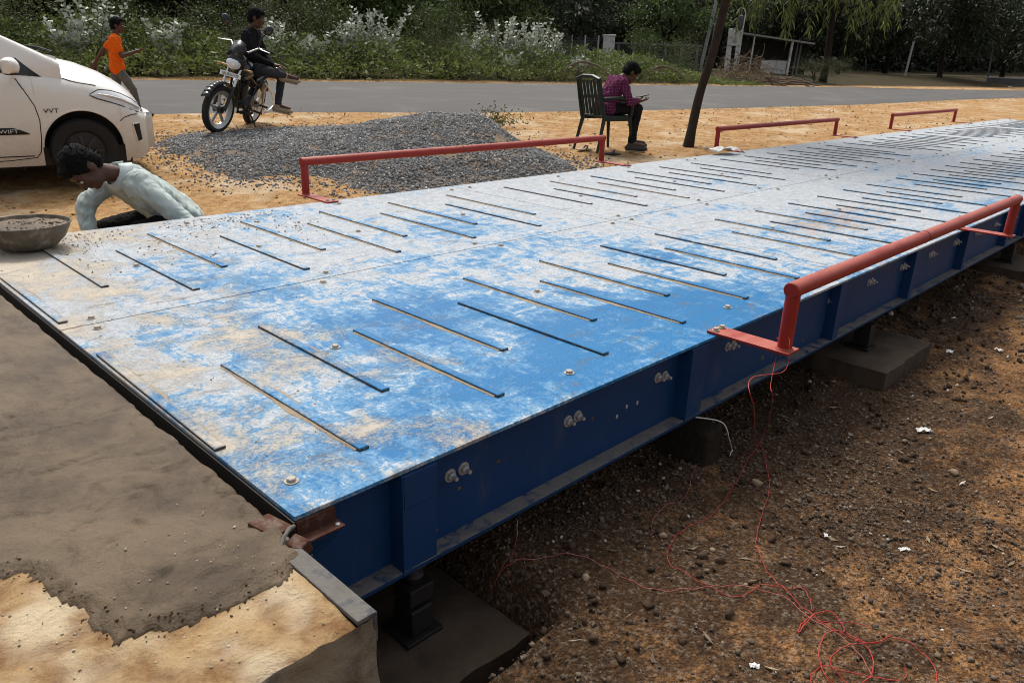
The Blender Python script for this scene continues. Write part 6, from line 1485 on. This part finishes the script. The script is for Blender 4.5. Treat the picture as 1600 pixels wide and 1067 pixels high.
def pole(px0, py0, px1, py1, D, r, label, name='utility_pole', mat='sheet', up=0.0):
    b = at_depth(px0, D); n_ = v3(b[0]-CAM[0], b[1]-CAM[1], 0); d = ray(px1, py1); tpp = CAM+d*((n_@(b-CAM))/(n_@d)); d0 = ray(px0, py0); b2 = CAM+d0*((n_@(b-CAM))/(n_@d0))
    dirv = (tpp-b2); t0 = (b[2]-.1-b2[2])/dirv[2]; b = b2+dirv*t0; tpp = tpp+unit(dirv)*up
    t = thing(name, label, 'pole', b); m = MB(); m.tube([(0, 0, 0), (tpp-b)*.5, tpp-b], [r, r*.9, r*.8], 10); m.build('shaft', M[mat], t, smooth=True)
    m = MB(); m.cyl((tpp-b)*.995, (tpp-b)*1.004, r*1.1, n=10); m.build('cap', M[mat], t); return t
pole(1412, 127, 1428, 65, 49, .075, 'pale leaning pole on the verge left of the thick dark trunk')
pole(1544, 118, 1553, 70, 58, .07, 'thin dull pole in the gloom near the right edge', mat='greywall')
pole(1100, 84, 1118, 8, 40, .10, 'pale concrete pole half hidden behind the leaning trunk', up=2.5)
pl = pole(1109, 84, 1121, 20, 40.2, .035, 'thin pipe strapped beside the pale concrete pole', 'thin_pipe')
p = at_depth(1152, 40.5); zl = zpx(p, 47, 1152)-p[2]; lp = thing('lamp_post', 'curved pale lamp post over the white block of the shed', 'lamp post', p, facing(p))
zt = zpx(p, 14, 1152)-p[2]; m = MB(); m.tube([(.02, 0, -.1), (.05, 0, zl), (.10, 0, zt-.25), (.02, 0, zt), (-.14, 0, zt+.03)], [.04, .035, .03, .025, .02], 8); m.build('shaft', M['whitewash'], lp, smooth=True)
m = MB(); m.lathe([(.0005, 0), (.10, .06), (.16, .35), (.11, .72), (.0005, .80)], 14, (-.10, 0, zl-.05)); m.build('lamp_shade', M['greywall'], lp, smooth=True)
# brush pile and scattered dead wood
p = at_depth(1180, 32.5); br = thing('brush_pile', 'tangled heap of dry cut branches and twigs beside the road in front of the shed', 'brush pile', p, facing(p))
m = MB()
for k in range(150):
    x = RNG.normal(-.35, .75); H = max(.15, 1.15-.38*abs(x+.6)**1.3); z = RNG.random()*H; a = np.array([x, RNG.normal(0, .4), z]); b = a+np.array([RNG.normal(0, .55), RNG.normal(0, .35), RNG.normal(0, .38)]); b[2] = max(b[2], .02)
    limb(m, a, b, RNG.uniform(.008, .024), .005, 4, .09)
m.build('branch', M['drywood'], br, smooth=True)['kind'] = 'stuff'
m = MB()
for k in range(26):
    x = RNG.uniform(.4, 2.2); a = np.array([x, RNG.normal(0, .3), RNG.uniform(.03, .30)]); limb(m, a, a+np.array([RNG.uniform(.4, 1.0), RNG.normal(0, .2), RNG.normal(0, .10)]), .035, .02, 4, .05)
m.build('log', M['drywood'], br, smooth=True)['kind'] = 'stuff'
n = 1500; q = np.column_stack([RNG.normal(-.5, .7, n), RNG.normal(0, .4, n), np.abs(RNG.normal(.3, .3, n))]); V, Q = leaves(q, RNG.normal(0, 1, (n, 3)), .09, .03); o = obj_of('dry_leaves', fast_mesh('dry_leaves', V, Q, M['straw']), br); o['kind'] = 'stuff'
for px, D, lab, sc in ((915, 25.0, 'arched dead branch lying in the weeds behind the green chair', 1.0), (1040, 27.5, 'bare dry branch sticking up from the weeds left of the leaning trunk', .9)):
    p = at_depth(px, D); fb = thing('fallen_branch', lab, 'branch', p, facing(p), 'dead branches in the weeds'); m = MB()
    c = spline([(-.75*sc, 0, .1), (-.55*sc, 0, .5*sc), (-.1*sc, .05, .68*sc), (.45*sc, .1, .55*sc), (.8*sc, .1, .25*sc)], 6); m.tube(c, list(np.linspace(.055, .02, len(c))), 8)
    for k in range(8): a = c[RNG.integers(4, len(c))]; limb(m, a, a+np.array([RNG.normal(0, .35), RNG.normal(0, .2), RNG.normal(.05, .3)]), .016, .005, 4)
    m.build('bough', M['drywood'], fb, smooth=True)
p = at_depth(1600, 50); lw = thing('low_wall', 'low dark wall at the right edge beyond the sandy verge', 'wall', p, facing(p)); m = MB(); m.span((-1.9, -.15, -.2), (3, .15, .42)); m.build('wall_body', M['greywall'], lw); m = MB(); m.span((-1.95, -.2, .422), (3, .2, .50)); m.build('coping', M['sheet'], lw)
p = on_ground(1578, 139, fn=ground_smooth); scrap(1578, 138, .35, .25, .14, 'small white litter lying at the far road edge on the right', .2)
# slippers lying by the chair
for (px, py, a, lab) in ((913, 236, .3, 'pale slipper beside the rear leg of the green chair'), (956, 243, -.2, 'dark slipper on the sand right of the red rail end post')):
    m = MB(); m.sphere((0, 0, .018), (.12, .045, .018), 12); o = m.build('slipper', M['sole'] if px < 940 else M['shoe'], None, smooth=True); o.location = on_ground(px, py); o.rotation_euler = (0, 0, a-.7); tag(o, lab, 'slipper')
    m = MB(); m.tube([(.0, -.044, .02), (.03, -.03, .06), (.03, .03, .06), (.0, .044, .02)], .010, 6); m.build('strap', M['shoe'], o, smooth=True)
bpy.context.view_layer.update()
